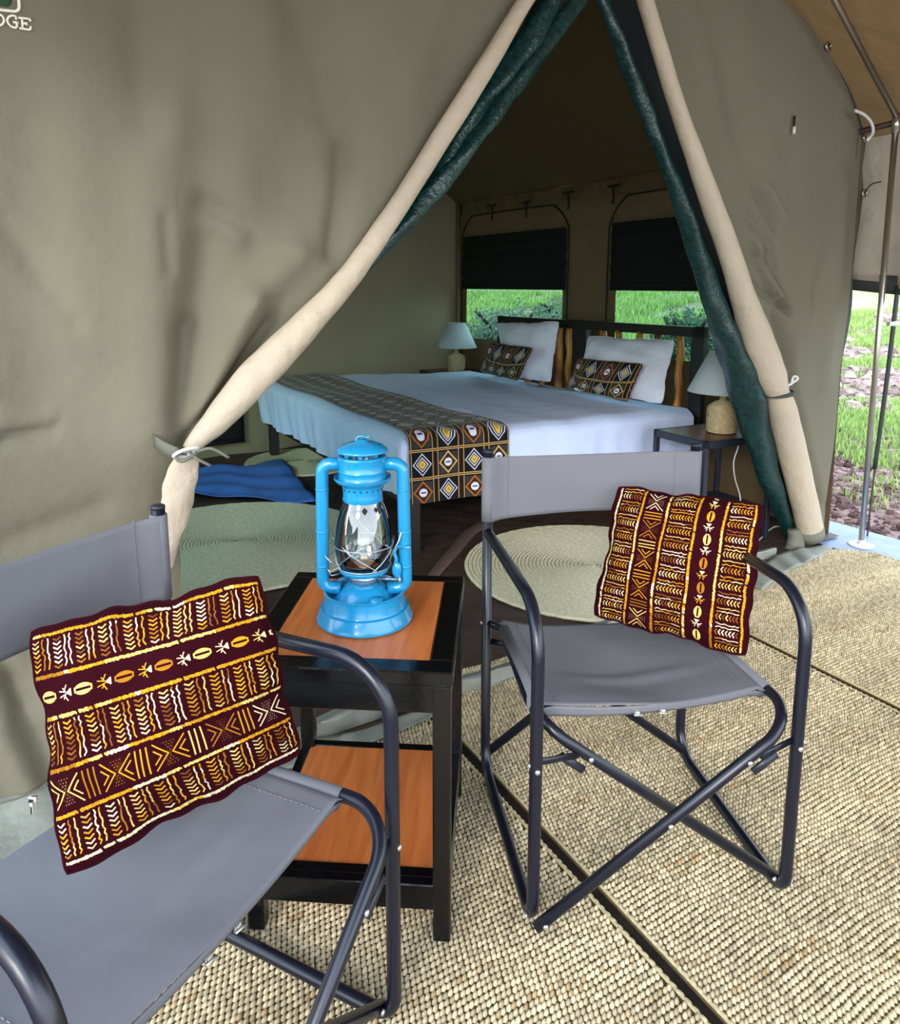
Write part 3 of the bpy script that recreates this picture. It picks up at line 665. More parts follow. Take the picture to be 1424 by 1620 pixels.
F = [(j*nx + i, j*nx + i + 1, (j+1)*nx + i + 1, (j+1)*nx + i) for j in range(len(gy) - 1) for i in range(nx - 1)]
m = MB(); m.add(V, F); gr = m.build('ground', None); tag(gr, kind='structure')
soil_m = bpy.data.materials.new('soil_and_turf'); soil_m.use_nodes = True; nt = soil_m.node_tree; pr = nt.nodes['Principled BSDF']; pr.inputs['Roughness'].default_value = .95
at = nt.nodes.new('ShaderNodeAttribute'); at.attribute_name = 'Col'; no = nt.nodes.new('ShaderNodeTexNoise'); no.inputs['Scale'].default_value = 9; no.inputs['Detail'].default_value = 8
tcn = nt.nodes.new('ShaderNodeTexCoord'); nt.links.new(tcn.outputs['Object'], no.inputs[0]); mxx = nt.nodes.new('ShaderNodeMix'); mxx.data_type = 'RGBA'; mxx.blend_type = 'MULTIPLY'; mxx.inputs[0].default_value = .6
crr = nt.nodes.new('ShaderNodeValToRGB'); crr.color_ramp.elements[0].position = .35; crr.color_ramp.elements[0].color = (.3, .3, .3, 1); crr.color_ramp.elements[1].position = .6
nt.links.new(no.outputs[0], crr.inputs[0]); nt.links.new(at.outputs[0], mxx.inputs[6]); nt.links.new(crr.outputs[0], mxx.inputs[7]); nt.links.new(mxx.outputs[2], pr.inputs[0])
gr.data.materials.append(soil_m)
pt = patch(V[:, 0], V[:, 1])[:, None]; far = np.clip((np.hypot(V[:, 0], V[:, 1]) - 12)/8, 0, 1)[:, None]; pt = pt*(1 - far*.5) + far*.3
set_cols(gr, np.array(srgb(160, 132, 126)[:3])*(1 - pt) + np.array(srgb(150, 168, 100)[:3])*pt)
# grass blades
def blades(n, xr, yr, keep, hmin, hmax, w, name, label, seed):
    g = np.random.default_rng(seed); x = g.uniform(*xr, n); y = g.uniform(*yr, n); k = keep(x, y) & (g.random(n) < patch(x, y)**1.3); x, y = x[k], y[k]; n = len(x)
    hh = g.uniform(hmin, hmax, n); a = g.uniform(0, 2*PI, n); l = g.uniform(0, .6, n)*hh; z = gh(x, y); wx, wy = np.cos(a)*w, np.sin(a)*w
    V = np.zeros((n, 5, 3)); V[:, 0] = np.stack([x - wx, y - wy, z], 1); V[:, 1] = np.stack([x + wx, y + wy, z], 1)
    lx, ly = -np.sin(a)*l, np.cos(a)*l
    V[:, 2] = np.stack([x + wx*.8 + lx*.35, y + wy*.8 + ly*.35, z + hh*.6], 1); V[:, 3] = np.stack([x - wx*.8 + lx*.35, y - wy*.8 + ly*.35, z + hh*.6], 1); V[:, 4] = np.stack([x + lx, y + ly, z + hh], 1)
    base_ = np.arange(n)*5; F = np.concatenate([np.stack([base_, base_+1, base_+2], 1), np.stack([base_, base_+2, base_+3], 1), np.stack([base_+3, base_+2, base_+4], 1)])
    me = bpy.data.meshes.new(name); me.vertices.add(n*5); me.vertices.foreach_set('co', V.ravel()); me.loops.add(len(F)*3); me.loops.foreach_set('vertex_index', F.ravel().astype(np.int32)); me.polygons.add(len(F)); me.polygons.foreach_set('loop_start', (np.arange(len(F))*3).astype(np.int32)); me.update(calc_edges=True)
    o = bpy.data.objects.new(name, me); COL.objects.link(o); c = np.array(srgb(150, 176, 104)[:3])*g.uniform(.55, 1.6, (n, 1)) + np.array([.05, .03, 0])*g.random((n, 1)); set_cols(o, np.repeat(c, 5, 0))
    me.materials.append(grass_m); tag(o, label, 'grass', kind='stuff'); return o
grass_m = attr_mat('grass_blades', 'Col', .6, 0.05, 50, trans=.3)
def inT(x, y, mg=.3):
    s = (x - P0[0])*L[0] + (y - P0[1])*L[1]; b = (x - P0[0])*B[0] + (y - P0[1])*B[1]; return (s > -mg) & (s < WIDTH + mg) & (b < 3.6 + mg)
blades(330000, (1.9, 9.5), (3.6, 13), lambda x, y: ~inT(x, y) & (x/y > .36) & (x/y < .75), .025, .085, .005, 'grass', 'bright green grass growing in clumps right of the tent', 3)
blades(90000, (-.3, 6), (5.5, 17), lambda x, y: ~inT(x, y) & (x/y < .5) & (x/y > -.02), .06, .18, .010, 'tall_grass', 'longer green grass on the bank seen through the tent windows', 4)
def shrub(c, r, h_, label, seed, col):
    g = np.random.default_rng(seed); t_ = thing('shrub', (c[0], c[1], float(gh(np.float64(c[0]), np.float64(c[1])))), label, 'shrub', group='shrubs on the bank behind the tent'); n = 9000
    th = g.uniform(0, 2*PI, n); ph = np.arccos(g.uniform(-.2, 1, n)); rr = g.uniform(.3, 1, n)**.5*(.72 + .28*np.sin(th*3 + seed)*np.sin(ph*5 + seed*2) + .12*np.sin(th*9)); z0 = t_.location[2]
    P = np.stack([c[0] + r*rr*np.sin(ph)*np.cos(th), c[1] + r*rr*np.sin(ph)*np.sin(th), z0 + h_*(.12 + .88*rr*np.abs(np.cos(ph)))], 1)
    d1 = g.normal(0, 1, (n, 3)); d1 /= np.linalg.norm(d1, axis=1)[:, None]; d2 = np.cross(d1, g.normal(0, 1, (n, 3))); d2 /= np.linalg.norm(d2, axis=1)[:, None]; l = .045
    V = np.stack([P, P + d1*l*.5 + d2*l*.35, P + d1*l, P + d1*l*.5 - d2*l*.35], 1).reshape(-1, 3); m = MB(); m.add(V, [(4*i, 4*i+1, 4*i+2, 4*i+3) for i in range(n)]); o = m.build('foliage', grass_m, t_, smooth=False); o['kind'] = 'stuff'
    set_cols(o, np.repeat(np.array(srgb(*col)[:3])*g.uniform(.5, 1.5, (n, 1)), 4, 0))
    m = MB()
    for k in range(5): a = k*1.26; tube(m, smoothpath([(c[0], c[1], z0 - .05), (c[0] + .3*r*math.cos(a), c[1] + .3*r*math.sin(a), z0 + h_*.4), (c[0] + .6*r*math.cos(a), c[1] + .6*r*math.sin(a), z0 + h_*.75)], 4), .02, 6)
    m.build('stem', bedwood, t_)
shrub((.95, 10.2), 1.0, .8, 'grey green shrub seen through the left part of the far window', 21, (128, 140, 122)); shrub((2.0, 12.6), .7, .5, 'dull green shrub seen through the right part of the far window', 22, (130, 146, 110)); shrub((3.15, 9.6), .55, .75, 'dark green shrub seen at the left edge of the near window', 23, (96, 122, 100))
# soil clods
def clods(n, name, label, xr, yr, keep, s0, s1, seed, c1=(84, 62, 60), c2=(170, 142, 136)):
    g = np.random.default_rng(seed); q = MB(); sph(q, (0, 0, 0), 1, 6, 4); bv = np.concatenate(q.v); bf = q.f; m = MB(); C = []
    k = 0
    while k < n:
        x, y = g.uniform(*xr), g.uniform(*yr)
        if not keep(x, y): continue
        s = g.uniform(s0, s1)*g.random()**.6; v = bv*(1 + g.uniform(-.3, .3, bv.shape))*s*np.array([1, 1, .7]) + np.array([x, y, float(gh(np.float64(x), np.float64(y))) + s*.25]); m.add(v, bf)
        c = np.array(srgb(*c1)[:3]) + (np.array(srgb(*c2)[:3]) - np.array(srgb(*c1)[:3]))*g.random(); C += [c]*len(bv); k += 1
    o = m.build(name, soilc, None, smooth=False); set_cols(o, C); tag(o, label, 'soil', kind='stuff')
soilc = attr_mat('soil_clods', 'Col', .95, .6, 60)
clods(2600, 'soil_clods', 'dark crumbly brown soil clods heaped beside the porch groundsheet', (1.95, 4.4), (3.3, 6.4), lambda x, y: (not inT(x, y, .24)) and x/y > .4 and x/y < .75, .012, .05, 5)
clods(700, 'soil_clods', 'scattered brown soil and stones among the grass on the far bank', (2.2, 9), (6, 13), lambda x, y: (not inT(x, y, .3)) and x/y > .40 and x/y < .75 and patch(x, y) < .55, .03, .10, 6, (120, 98, 94), (190, 170, 162))

# ================================================================== MATS
e1 = np.array([.883, .470]); e2 = np.array([-.470, .883])
jute = attr_mat('woven_jute', 'Col', .9, .5, 700)
jbase = mat('jute_backing', srgb(92, 76, 50), .95, var=.2, vscale=60, bump=.5, bscale=200)
def M2(a, q, z=0.): p = e1*a + e2*q; return np.array([p[0], p[1], z])
def floor_mat(label, a0, a1, q0, q1, rot, seed, round_far=0.):
    g = np.random.default_rng(seed); o = M2((a0 + a1)/2, (q0 + q1)/2); t_ = thing('jute_mat', (o[0], o[1], .004), label, 'mat', group='three woven jute mats on the porch')
    cr_, sr_ = math.cos(rot), math.sin(rot); ac, qc = (a0 + a1)/2, (q0 + q1)/2
    def fr(a, q, z):
        da, dq = a - ac, q - qc; a, q = ac + da*cr_ - dq*sr_, qc + da*sr_ + dq*cr_
        x = e1[0]*a + e2[0]*q; y = e1[1]*a + e2[1]*q; return x, y, z
    m = MB()
    def bs(u, v):
        a = a0 + (a1 - a0)*u; q = q0 + (q1 - q0)*v
        if round_far: q = q - round_far*max(0, (abs(u - .5)*2 - .55)/.45)**2.6*v if u > .5 else q
        return fr(a, q, .010)
    grid(m, bs, 24, 12, two=.007); m.build('backing', jbase, t_)
    RP_, SP = .0128, .0112; nr_ = int((q1 - q0 - .02)/RP_); ns = int((a1 - a0 - .015)/SP)
    J, I = np.meshgrid(np.arange(nr_), np.arange(ns), indexing='ij'); J = J.ravel(); I = I.ravel()
    a = a0 + .008 + (I + (.37*J) % 1)*SP + g.normal(0, .0006, len(I)); ok_ = a < a1 - .012; a, I, J = a[ok_], I[ok_], J[ok_]; q = q0 + .012 + J*RP_ + g.normal(0, .0005, len(I)) + .003*np.sin(a*9 + J*.05) + .002*np.sin(a*31 + J*.2)
    if round_far:
        u = (a - a0)/(a1 - a0); lim = q1 - round_far*np.maximum(0, (np.abs(u - .5)*2 - .55)/.45)**2.6*(u > .5); kp = q < lim - .008; a, q, J, I = a[kp], q[kp], J[kp], I[kp]
    n = len(a); hl = SP*.62; hw = RP_*.46; hz = .0078*g.uniform(.8, 1.15, n); sk = .0030
    # a small rounded loop: two ends + two arcs of three
    pts = [(-hl, 0, .15, -1), (-hl*.45, -hw, 0, -.5), (-hl*.45, 0, 1, -.5), (-hl*.45, hw, 0, -.5), (hl*.45, -hw, 0, .5), (hl*.45, 0, 1, .5), (hl*.45, hw, 0, .5), (hl, 0, .15, 1)]
    V = np.zeros((n, 8, 3))
    for k, (pa, pq, pz, sg) in enumerate(pts):
        x, y, z = fr(a + pa, q + pq + sg*sk, .0095 + hz*pz); V[:, k, 0] = x; V[:, k, 1] = y; V[:, k, 2] = z
    b8 = np.arange(n)*8; tri = [(0, 1, 2), (0, 2, 3), (1, 4, 5), (1, 5, 2), (2, 5, 6), (2, 6, 3), (7, 5, 4), (7, 6, 5)]
    F = np.concatenate([np.stack([b8 + i, b8 + j, b8 + k], 1) for i, j, k in tri])
    me = bpy.data.meshes.new('weave'); me.vertices.add(n*8); me.vertices.foreach_set('co', (V - np.array([o[0], o[1], .004])).ravel()); me.loops.add(len(F)*3); me.loops.foreach_set('vertex_index', F.ravel().astype(np.int32)); me.polygons.add(len(F)); me.polygons.foreach_set('loop_start', (np.arange(len(F))*3).astype(np.int32)); me.update(calc_edges=True); me.polygons.foreach_set('use_smooth', [True]*len(F))
    w = bpy.data.objects.new('weave', me); COL.objects.link(w); w.parent = t_; w['kind'] = 'stuff'
    rn = g.random(n); rown = g.random(nr_ + 1)[J]; c = np.array(srgb(218, 202, 166)[:3])*(.70 + .5*rn[:, None]) ; tan = (np.sin(a*5 + J*.9) + np.sin(a*11 + J*.31) + rown*1.6 > 2.45) & (g.random(n) < .35); c[tan] = np.array(srgb(192, 166, 126)[:3])*(.8 + .4*rn[tan, None]); c *= (1 + .10*np.sin(J*.23) + .08*(rown[:, None].ravel() - .5))[:, None]
    c = np.minimum(c, .95); set_cols(w, np.repeat(c, 8, 0)); me.materials.append(jute)
    # bound edges
    m = MB()
    for sd in (a0 + .006, a1 - .006):
        qq = np.arange(q0, q1 - round_far*(sd > (a0 + a1)/2), .006); P = np.array([fr(sd + .0012*math.sin(k*2.1), q, .0105) for k, q in enumerate(qq)]); tube(m, P, .0045*(1 + .25*np.sin(np.arange(len(P))*2.1)), 6)
    m.build('bound_edge', mat('jute_binding', srgb(196, 180, 140), .9, var=.2, vscale=90, bump=.5, bscale=500), t_)
    return t_
floor_mat('woven jute mat lying under the left chair and the side table', -.34, .932, .15, 1.87, .010, 1)
floor_mat('woven jute mat in the middle, under the right chair', .957, 2.190, .20, 2.05, .004, 2)
floor_mat('woven jute mat nearest the steel pole and the grass', 2.210, 3.44, .35, 2.21, 0, 3, round_far=.16)

# round coiled rugs inside
def round_rug(c, r, label, ex=1.0):
    t_ = thing('round_rug', (c[0], c[1], .016), label, 'rug', group='round straw rugs inside the tent'); m = MB(); m2 = MB()
    lathe(m2, [(.001, 0), (r, 0), (r, .006), (.001, .006)], (c[0], c[1], .016), 72); m2.build('backing', jbase, t_)
    pitch = .017; n = 110; k = int(r/pitch)
    for i in range(k):
        rr = r - pitch*(i + .4); P = [(c[0] + rr*math.cos(2*PI*j/n), c[1] + rr*math.sin(2*PI*j/n), .024 + .0012*math.sin(j*2.7 + i)) for j in range(n)]; tube(m, P, pitch*.56, 6, closed=True)
    o = m.build('straw_coil', rugm, t_); o['kind'] = 'stuff'; return t_
round_rug((-1.02, 3.55), .66, 'round straw rug by the left side of the doorway, behind the left chair')
round_rug((.67, 3.22), .568, 'round straw rug before the bed, seen behind the right chair')
g3 = on_level(478, 735); round_rug((g3[0] + .02, g3[1]), .42, 'small round straw rug in the dark under the bed')
# blue cloth on the floor at the left
Bq = [on_level(*p) for p in [(262, 792), (500, 806), (448, 738), (262, 757)]]
m = MB(); grid(m, lambda u, v: (Bq[0]*(1-u) + Bq[1]*u)*(1-v) + (Bq[3]*(1-u) + Bq[2]*u)*v + np.array([0, 0, .050 + .010*math.sin(u*13 + 3*v + math.sin(v*5)) + .008*math.sin(v*19 + u*6)]), 50, 40, two=.004)
tag(m.build('blue_cloth', blue_tarp), 'rumpled blue cloth on the tent floor left of the bed foot', 'cloth')
# a fold in the brown floor sheet
m = MB(); pts = smoothpath([on_level(*p, .014) for p in [(665, 940), (690, 905), (722, 868), (750, 838), (800, 812), (860, 800)]], 8); tube(m, pts, [.03*math.sin(PI*(.05 + .9*i/(len(pts)-1))) + .008 for i in range(len(pts))], 12, flat=((0, 0, 1), .35))
tag(m.build('trim_6', mat('brown_fold', srgb(104, 82, 72), .5, bump=.2, bscale=12)), kind='structure')

# ================================================================== BED
NF, FF, NH, FH = np.array([-.184, 3.334]), np.array([-1.36, 5.477]), np.array([1.379, 4.086]), np.array([.190, 6.02]); BZ = .60
def Q(u, w): return (NF*(1-u) + NH*u)*(1-w) + (FF*(1-u) + FH*u)*w
bed = thing('bed', (*Q(.5, .5), 0), 'wide dark wooden bed inside the tent', 'bed')
def qb(m, u0, u1, w0, w1, z0, z1):
    c = [Q(u0, w0), Q(u1, w0), Q(u1, w1), Q(u0, w1)]; V = [(*p, z) for z in (z0, z1) for p in c]; m.add(V, [(0, 3, 2, 1), (4, 5, 6, 7), (0, 1, 5, 4), (1, 2, 6, 5), (2, 3, 7, 6), (3, 0, 4, 7)])
m = MB(); qb(m, .01, .99, .015, .985, .36, BZ - .012); m.build('mattress', mat('mattress_cloth', srgb(190, 195, 210), .9), bed)
for a in ((.02, .98, .015, .035), (.02, .98, .965, .985), (.02, .045, .015, .985), (.955, .98, .015, .985)):
    m = MB(); qb(m, *a, .26, .36); m.build('rail', bedwood, bed, smooth=False)
m = MB(); qb(m, .03, .97, .02, .98, .33, .36); m.build('slat_base', bedwood, bed, smooth=False)
for u, w in ((.03, .02), (.95, .02), (.03, .955), (.95, .955)):
    m = MB(); qb(m, u, u + .035, w, w + .025, .012, .34); m.build('leg', bedwood, bed, smooth=False)
# headboard
H0 = NH + np.array([.88, .47])*.035; H1 = np.array([.176, 5.925]) + np.array([.88, .47])*.035; DH = (H1 - H0)/np.linalg.norm(H1 - H0); NH_ = np.array([-DH[1], DH[0]])
if NH_ @ np.array([-1, -1]) < 0: NH_ = -NH_
def HB(s, z, off=0.): p = H0 + DH*s + NH_*off; return np.array([p[0], p[1], z])
def hbox(m, s0, s1, z0, z1, o0=-.02, o1=.02): box(m, (s0, o0, z0), (s1, o1, z1), .003, lambda p: HB(p[0], p[2], p[1]))
hb = MB(); 
for nm, a in (('top_rail', (-.04, 1.80, .995, 1.05)), ('bottom_rail', (-.04, 1.80, .50, .56)), ('post', (-.04, .045, .012, 1.05)), ('post', (1.745, 1.80, .012, 1.05)), ('middle_post', (.86, .99, .5, 1.0))):
    m = MB(); hbox(m, *a); m.build(nm, bedwood, bed, smooth=False)
for s in (.13, .29, .43, .60, .73, 1.04, 1.14, 1.30, 1.45, 1.62):
    m = MB(); r0 = .024 + .004*math.sin(s*40); P = [HB(s + .006*math.sin(k*1.3 + s*9), .55 + .455*k/10, 0) for k in range(11)]; tube(m, P, [r0*(1 + .12*math.sin(k*1.7 + s*7)) for k in range(11)], 10); m.build('bark_spindle', bark, bed)
# sheet: top + skirt along the near side and foot
m = MB()
def top_z(u, w): return BZ + .006*math.sin(u*9 + w*4) + .005*math.sin(w*15 + u*3) + .003*math.sin(u*31)
def edge_r(u, w): return 0
grid(m, lambda u, w: (*Q(u, w), top_z(u, w) - .022*(max(0, 1 - min(u, w, 1 - w)/.02))**2), 70, 90)
path = [Q(1, 0) + (Q(0, 0) - Q(1, 0))*t for t in np.linspace(0, 1, 90)] + [Q(0, t) for t in np.linspace(.008, 1, 120)] + [Q(t, 1) for t in np.linspace(.02, 1, 50)]
puw = [(1 - t, 0) for t in np.linspace(0, 1, 90)] + [(0, t) for t in np.linspace(.008, 1, 120)] + [(t, 1) for t in np.linspace(.02, 1, 50)]
path = np.array(path); cen = Q(.5, .5)
nrm = []
for i in range(len(path)):
    a = path[max(0, i-2)]; b = path[min(len(path)-1, i+2)]; t = b - a; t /= np.linalg.norm(t); n_ = np.array([t[1], -t[0]]);
    if n_ @ (path[i] - cen) < 0: n_ = -n_
    nrm.append(n_)
nrm = np.array(nrm)
def skirt(u, v):
    i = u*(len(path)-1); k = int(min(i, len(path)-2)); p = path[k]*(1-(i-k)) + path[k+1]*(i-k); n_ = nrm[k]
    arc = min(1, v/.10); z = BZ - .022 - .0*arc; out = .020*math.sin(arc*PI/2)
    hem = .29 + .010*math.sin(i*.09) + .004*math.sin(i*.23); foot = i > 90
    rip = v*(.008*math.sin(i*.75 + math.sin(i*.2)) + .010*math.sin(i*.31 + 1))*(1.1 if foot else (.4 if i > 40 else .9)); inn = -.03*v*v*(1 if foot else .2)
    tz = top_z(*puw[k]) - .022; zz = tz - (tz - hem)*v; return (*(p + n_*(out + rip + inn)), zz)
grid(m, skirt, len(path) - 1, 24)
tag(m.build('bed_sheet', sheet_m), 'white sheet spread over the bed and hanging down its sides', 'sheet')
# runner
rn_ = MB()
U0, U1 = .012, .315
def run(u, v):
    w_len = 2.44; drop = .30; tot = w_len + drop; d = v*tot; uu = U0 + (U1 - U0)*u
    if d > drop:
        w = (d - drop)/w_len; edge = max(0, 1 - w/.02); return (*(Q(uu, w) + nrm[30]*.030*edge**3), top_z(uu, w) + .013 - .018*edge**2)
    z = BZ - .012 - (drop - d) ; n_ = nrm[30]; p = Q(uu, 0) + n_*(.030 + .018*((drop - d)/drop)*(1 + .5*math.sin(u*11))); return (*p, z)
grid(rn_, run, 60, 260, uvf=lambda u, v: (u*1.95 + .02, v*10.6 + .06))
tag(rn_.build('bed_runner', dia_m), 'black, cream and brown diamond print runner across the foot of the bed', 'runner')

# ------------------------------------------------------------------ pillows and cushions
def cushion(TL, TR, BR, BL, thick, n=26, pull=.05, exp=.5, uvf=None, wr=.004, seed=0, bulge=1.0):
    TL, TR, BR, BL = [np.array(p, float) for p in (TL, TR, BR, BL)]
    nrm_ = np.cross(TR - TL, BL - TL); nrm_ /= np.linalg.norm(nrm_); c = (TL + TR + BR + BL)/4
    if nrm_ @ (CAM - c) < 0: nrm_ = -nrm_
    m = MB(); U = np.linspace(0, 1, n + 1); rr = random.Random(seed); ph = [rr.uniform(0, 6) for _ in range(8)]
    def pt(u, v, sd):
        uu = u + (.5 - u)*pull*math.sin(PI*v)*2*abs(u - .5)**.9*1.1; vv = v + (.5 - v)*pull*math.sin(PI*u)*2*abs(v - .5)**.9*1.1
        kc = 1 - .055*(abs(2*u-1)*abs(2*v-1))**5; uu = .5 + (uu - .5)*kc; vv = .5 + (vv - .5)*kc
        p = (TL*(1-uu) + TR*uu)*(1-vv) + (BL*(1-uu) + BR*uu)*vv
        e = max(0., math.sin(PI*u)*math.sin(PI*v)); t = thick/2*e**exp
        edge = min(u, 1-u, v, 1-v); w_ = wr*(math.sin(u*15 + v*7 + ph[0]) + math.sin(v*19 - u*8 + ph[1]) + .9*math.sin(u*6 + ph[2])*math.sin(v*7 + ph[3]))*(e**.5)*(math.exp(-edge*7)*.8 + .5)
        # puckers running in from the seams
        w_ += wr*1.2*math.sin(u*60 + ph[2])*math.exp(-min(v, 1-v)*16)*(e**.3) + wr*1.2*math.sin(v*56 + ph[3])*math.exp(-min(u, 1-u)*16)*(e**.3)
        side = (TR - TL)/np.linalg.norm(TR - TL); upv = (TL - BL)/np.linalg.norm(TL - BL)
        p = p + upv*wr*.55*(math.sin(u*13 + ph[4]) + .6*math.sin(u*37 + ph[6]))*math.exp(-min(v, 1-v)*12)*math.sin(PI*u) + side*wr*.55*(math.sin(v*11 + ph[5]) + .6*math.sin(v*33 + ph[7]))*math.exp(-min(u, 1-u)*12)*math.sin(PI*v)
        return p + nrm_*(sd*t*bulge + w_)
    for sd in (1, -1):
        V = [pt(u, v, sd) for v in U for u in U]; F = [(j*(n+1)+i, (j+1)*(n+1)+i, (j+1)*(n+1)+i+1, j*(n+1)+i+1) for j in range(n) for i in range(n)]
        if sd < 0: F = [q[::-1] for q in F]
        uv = [(uvf(u, v) if uvf else (u, 1 - v)) for v in U for u in U]; m.add(V, F, uv)
    rim = [pt(u, 0, 0) for u in U] + [pt(1, v, 0) for v in U[1:]] + [pt(u, 1, 0) for u in U[::-1][1:]] + [pt(0, v, 0) for v in U[::-1][1:-1]]
    return m, rim
def place_cushion(name, label, cat, corners, thick, mt, group=None, seam=None, **k):
    c = sum(np.array(p) for p in corners)/4; t_ = thing(name, c, label, cat, group=group); m, rim = cushion(*corners, thick, **k); m.build('cover', mt, t_)
    s = MB(); tube(s, rim, .003, 6, closed=True); s.build('seam', seam or mt, t_); return t_
def bp(pt_, pb, zb=.635, d=.10):     # top corners against the headboard, bottom corners on the bed
    return on_wall(*pt_, H0 + NH_*d, DH), on_level(*pb, zb)
a, d = bp((784, 510), (800, 598)); b, c = bp((887, 507), (872, 606)); place_cushion('bed_pillow', 'white bed pillow leaning on the far half of the headboard', 'pillow', (a, b, c, d), .16, pil_m, 'white pillows on the bed', pull=.06, wr=.007, seed=1)
a, d = bp((930, 530), (905, 618)); b, c = bp((1071, 537), (1050, 641)); place_cushion('bed_pillow', 'white bed pillow leaning on the near half of the headboard', 'pillow', (a, b, c, d), .16, pil_m, 'white pillows on the bed', pull=.06, wr=.007, seed=2)
duv = lambda u, v: (u*2.0 + .1, (1 - v)*1.05 + .42)
a, d = bp((775, 541), (758, 588), .63, .30); b, c = bp((845, 550), (820, 603), .63, .30); place_cushion('lumbar_pillow', 'small diamond print pillow before the far white pillow', 'pillow', (a, b, c, d), .10, dia_m, 'diamond print pillows on the bed', uvf=duv, seed=3)
a, d = bp((914, 566), (893, 614), .63, .30); b, c = bp((1020, 575), (994, 637), .63, .30); place_cushion('lumbar_pillow', 'small diamond print pillow before the near white pillow', 'pillow', (a, b, c, d), .10, dia_m, 'diamond print pillows on the bed', uvf=duv, seed=4)

# ------------------------------------------------------------------ nightstands and lamps
def nightstand(c, w, d, h_, label):
    t_ = thing('nightstand', (c[0], c[1], .012), label, 'nightstand'); ax = (NH - NF)/np.linalg.norm(NH - NF); ay = np.array([-ax[1], ax[0]])
    fr = lambda p: np.array([*(c[:2] + ax*p[0] + ay*p[1]), p[2]])
    m = MB(); box(m, (-w/2 + .02, -d/2 + .02, h_ - .012), (w/2 - .02, d/2 - .02, h_), .002, fr); m.build('top_panel', orangewood_d, t_, smooth=False)
    for q in ((-w/2, w/2, -d/2, -d/2 + .025), (-w/2, w/2, d/2 - .025, d/2), (-w/2, -w/2 + .025, -d/2, d/2), (w/2 - .025, w/2, -d/2, d/2)):
        m = MB(); box(m, (q[0], q[2], h_ - .035), (q[1], q[3], h_ + .001), .002, fr); m.build('top_frame', dark_metal, t_, smooth=False)
    for x in (-1, 1):
        for y in (-1, 1): m = MB(); X_, Y_ = x*(w/2 - .0125), y*(d/2 - .0125); box(m, (X_ - .0125, Y_ - .0125, .012), (X_ + .0125, Y_ + .0125, h_ - .03), .002, fr); m.build('leg', dark_metal, t_, smooth=False)
    m = MB(); box(m, (-w/2 + .02, -d/2 + .02, .16), (w/2 - .02, d/2 - .02, .18), .002, fr); m.build('shelf', dark_metal, t_, smooth=False)
orangewood_d = mat('brown_nightstand_wood', srgb(112, 58, 32), .35, col2=srgb(128, 70, 40), vscale=6, aniso=(10, 1, 1))
lp1 = on_level(1141, 684, .55); lp2 = on_level(722, 588, .55)
nightstand(lp1 + np.array([-.03, .02, 0]), .46, .36, .55, 'dark framed nightstand with a wooden top on the near side of the bed')
nightstand(lp2 + np.array([-.03, .08, 0]), .46, .36, .55, 'dark nightstand on the far side of the bed by the corner')
def lamp(c, label):
    z = .552; t_ = thing('table_lamp', (c[0], c[1], z), label, 'lamp', group='wicker table lamps beside the bed')
    prof = [(.001, 0), (.062, 0), (.068, .01), (.070, .05), (.071, .10), (.068, .125), (.055, .142), (.035, .155), (.018, .160), (.016, .175), (.001, .176)]
    m = MB(); lathe(m, prof, (c[0], c[1], z), 40); m.build('wicker_body', wicker, t_)
    m = MB()
    for k in range(14):
        zz = .006 + k*.0098; r = np.interp(zz, [p[1] for p in prof], [p[0] for p in prof]) + .0015
        tube(m, [(c[0] + (r + .0016*math.cos(j*PI + k*PI))*math.cos(2*PI*j/40), c[1] + (r + .0016*math.cos(j*PI + k*PI))*math.sin(2*PI*j/40), z + zz) for j in range(40)], .0034, 5, closed=True)
    o = m.build('wicker_strand', wicker, t_); o['kind'] = 'stuff'
    m = MB(); lathe(m, [(.001, .17), (.013, .17), (.013, .20), (.008, .205), (.008, .24), (.001, .24)], (c[0], c[1], z), 16); m.build('neck', wicker, t_)
    m = MB(); lathe(m, [(.170, .205), (.172, .208), (.076, .408), (.074, .408), (.074, .404), (.168, .208)], (c[0], c[1], z), 56); V_ = m.f; m.f = [q for q in m.f if len(q) < 20]; m.build('lamp_shade', shade_m, t_)
    m = MB(); tube(m, [(c[0] + .171*math.cos(2*PI*j/48), c[1] + .171*math.sin(2*PI*j/48), z + .206) for j in range(48)], .0025, 6, closed=True); m.build('shade_rim', shade_m, t_); m = MB(); tube(m, [(c[0] + .075*math.cos(2*PI*j/36), c[1] + .075*math.sin(2*PI*j/36), z + .408) for j in range(36)], .0025, 6, closed=True); m.build('shade_rim', shade_m, t_)
    m = MB(); sph(m, (c[0], c[1], z + .275), .028, 14, 9, (1, 1, 1.3)); m.build('bulb', white_pl, t_)
lamp(lp1, 'white shaded wicker lamp on the near nightstand'); lamp(lp2, 'white shaded wicker lamp in the far corner beyond the bed')
Dc = lambda x, y, k: on_wall(x, y, lp1[:2] + np.array([.04, -.06 - k*.1]), e1)
m = MB(); tube(m, smoothpath([Dc(1150, 690, -.5), Dc(1168, 702, 0), Dc(1161, 730, 0), Dc(1163, 757, 0), Dc(1171, 785, 0), Dc(1172, 815, 0), Dc(1180, 840, 0), on_level(1190, 862, .02), on_level(1222, 835, .02), on_level(1240, 834, .03)], 6), .0035, 6)
tag(m.build('power_cord', white_pl), 'white cord hanging from the near lamp down to the tent floor', 'cord')

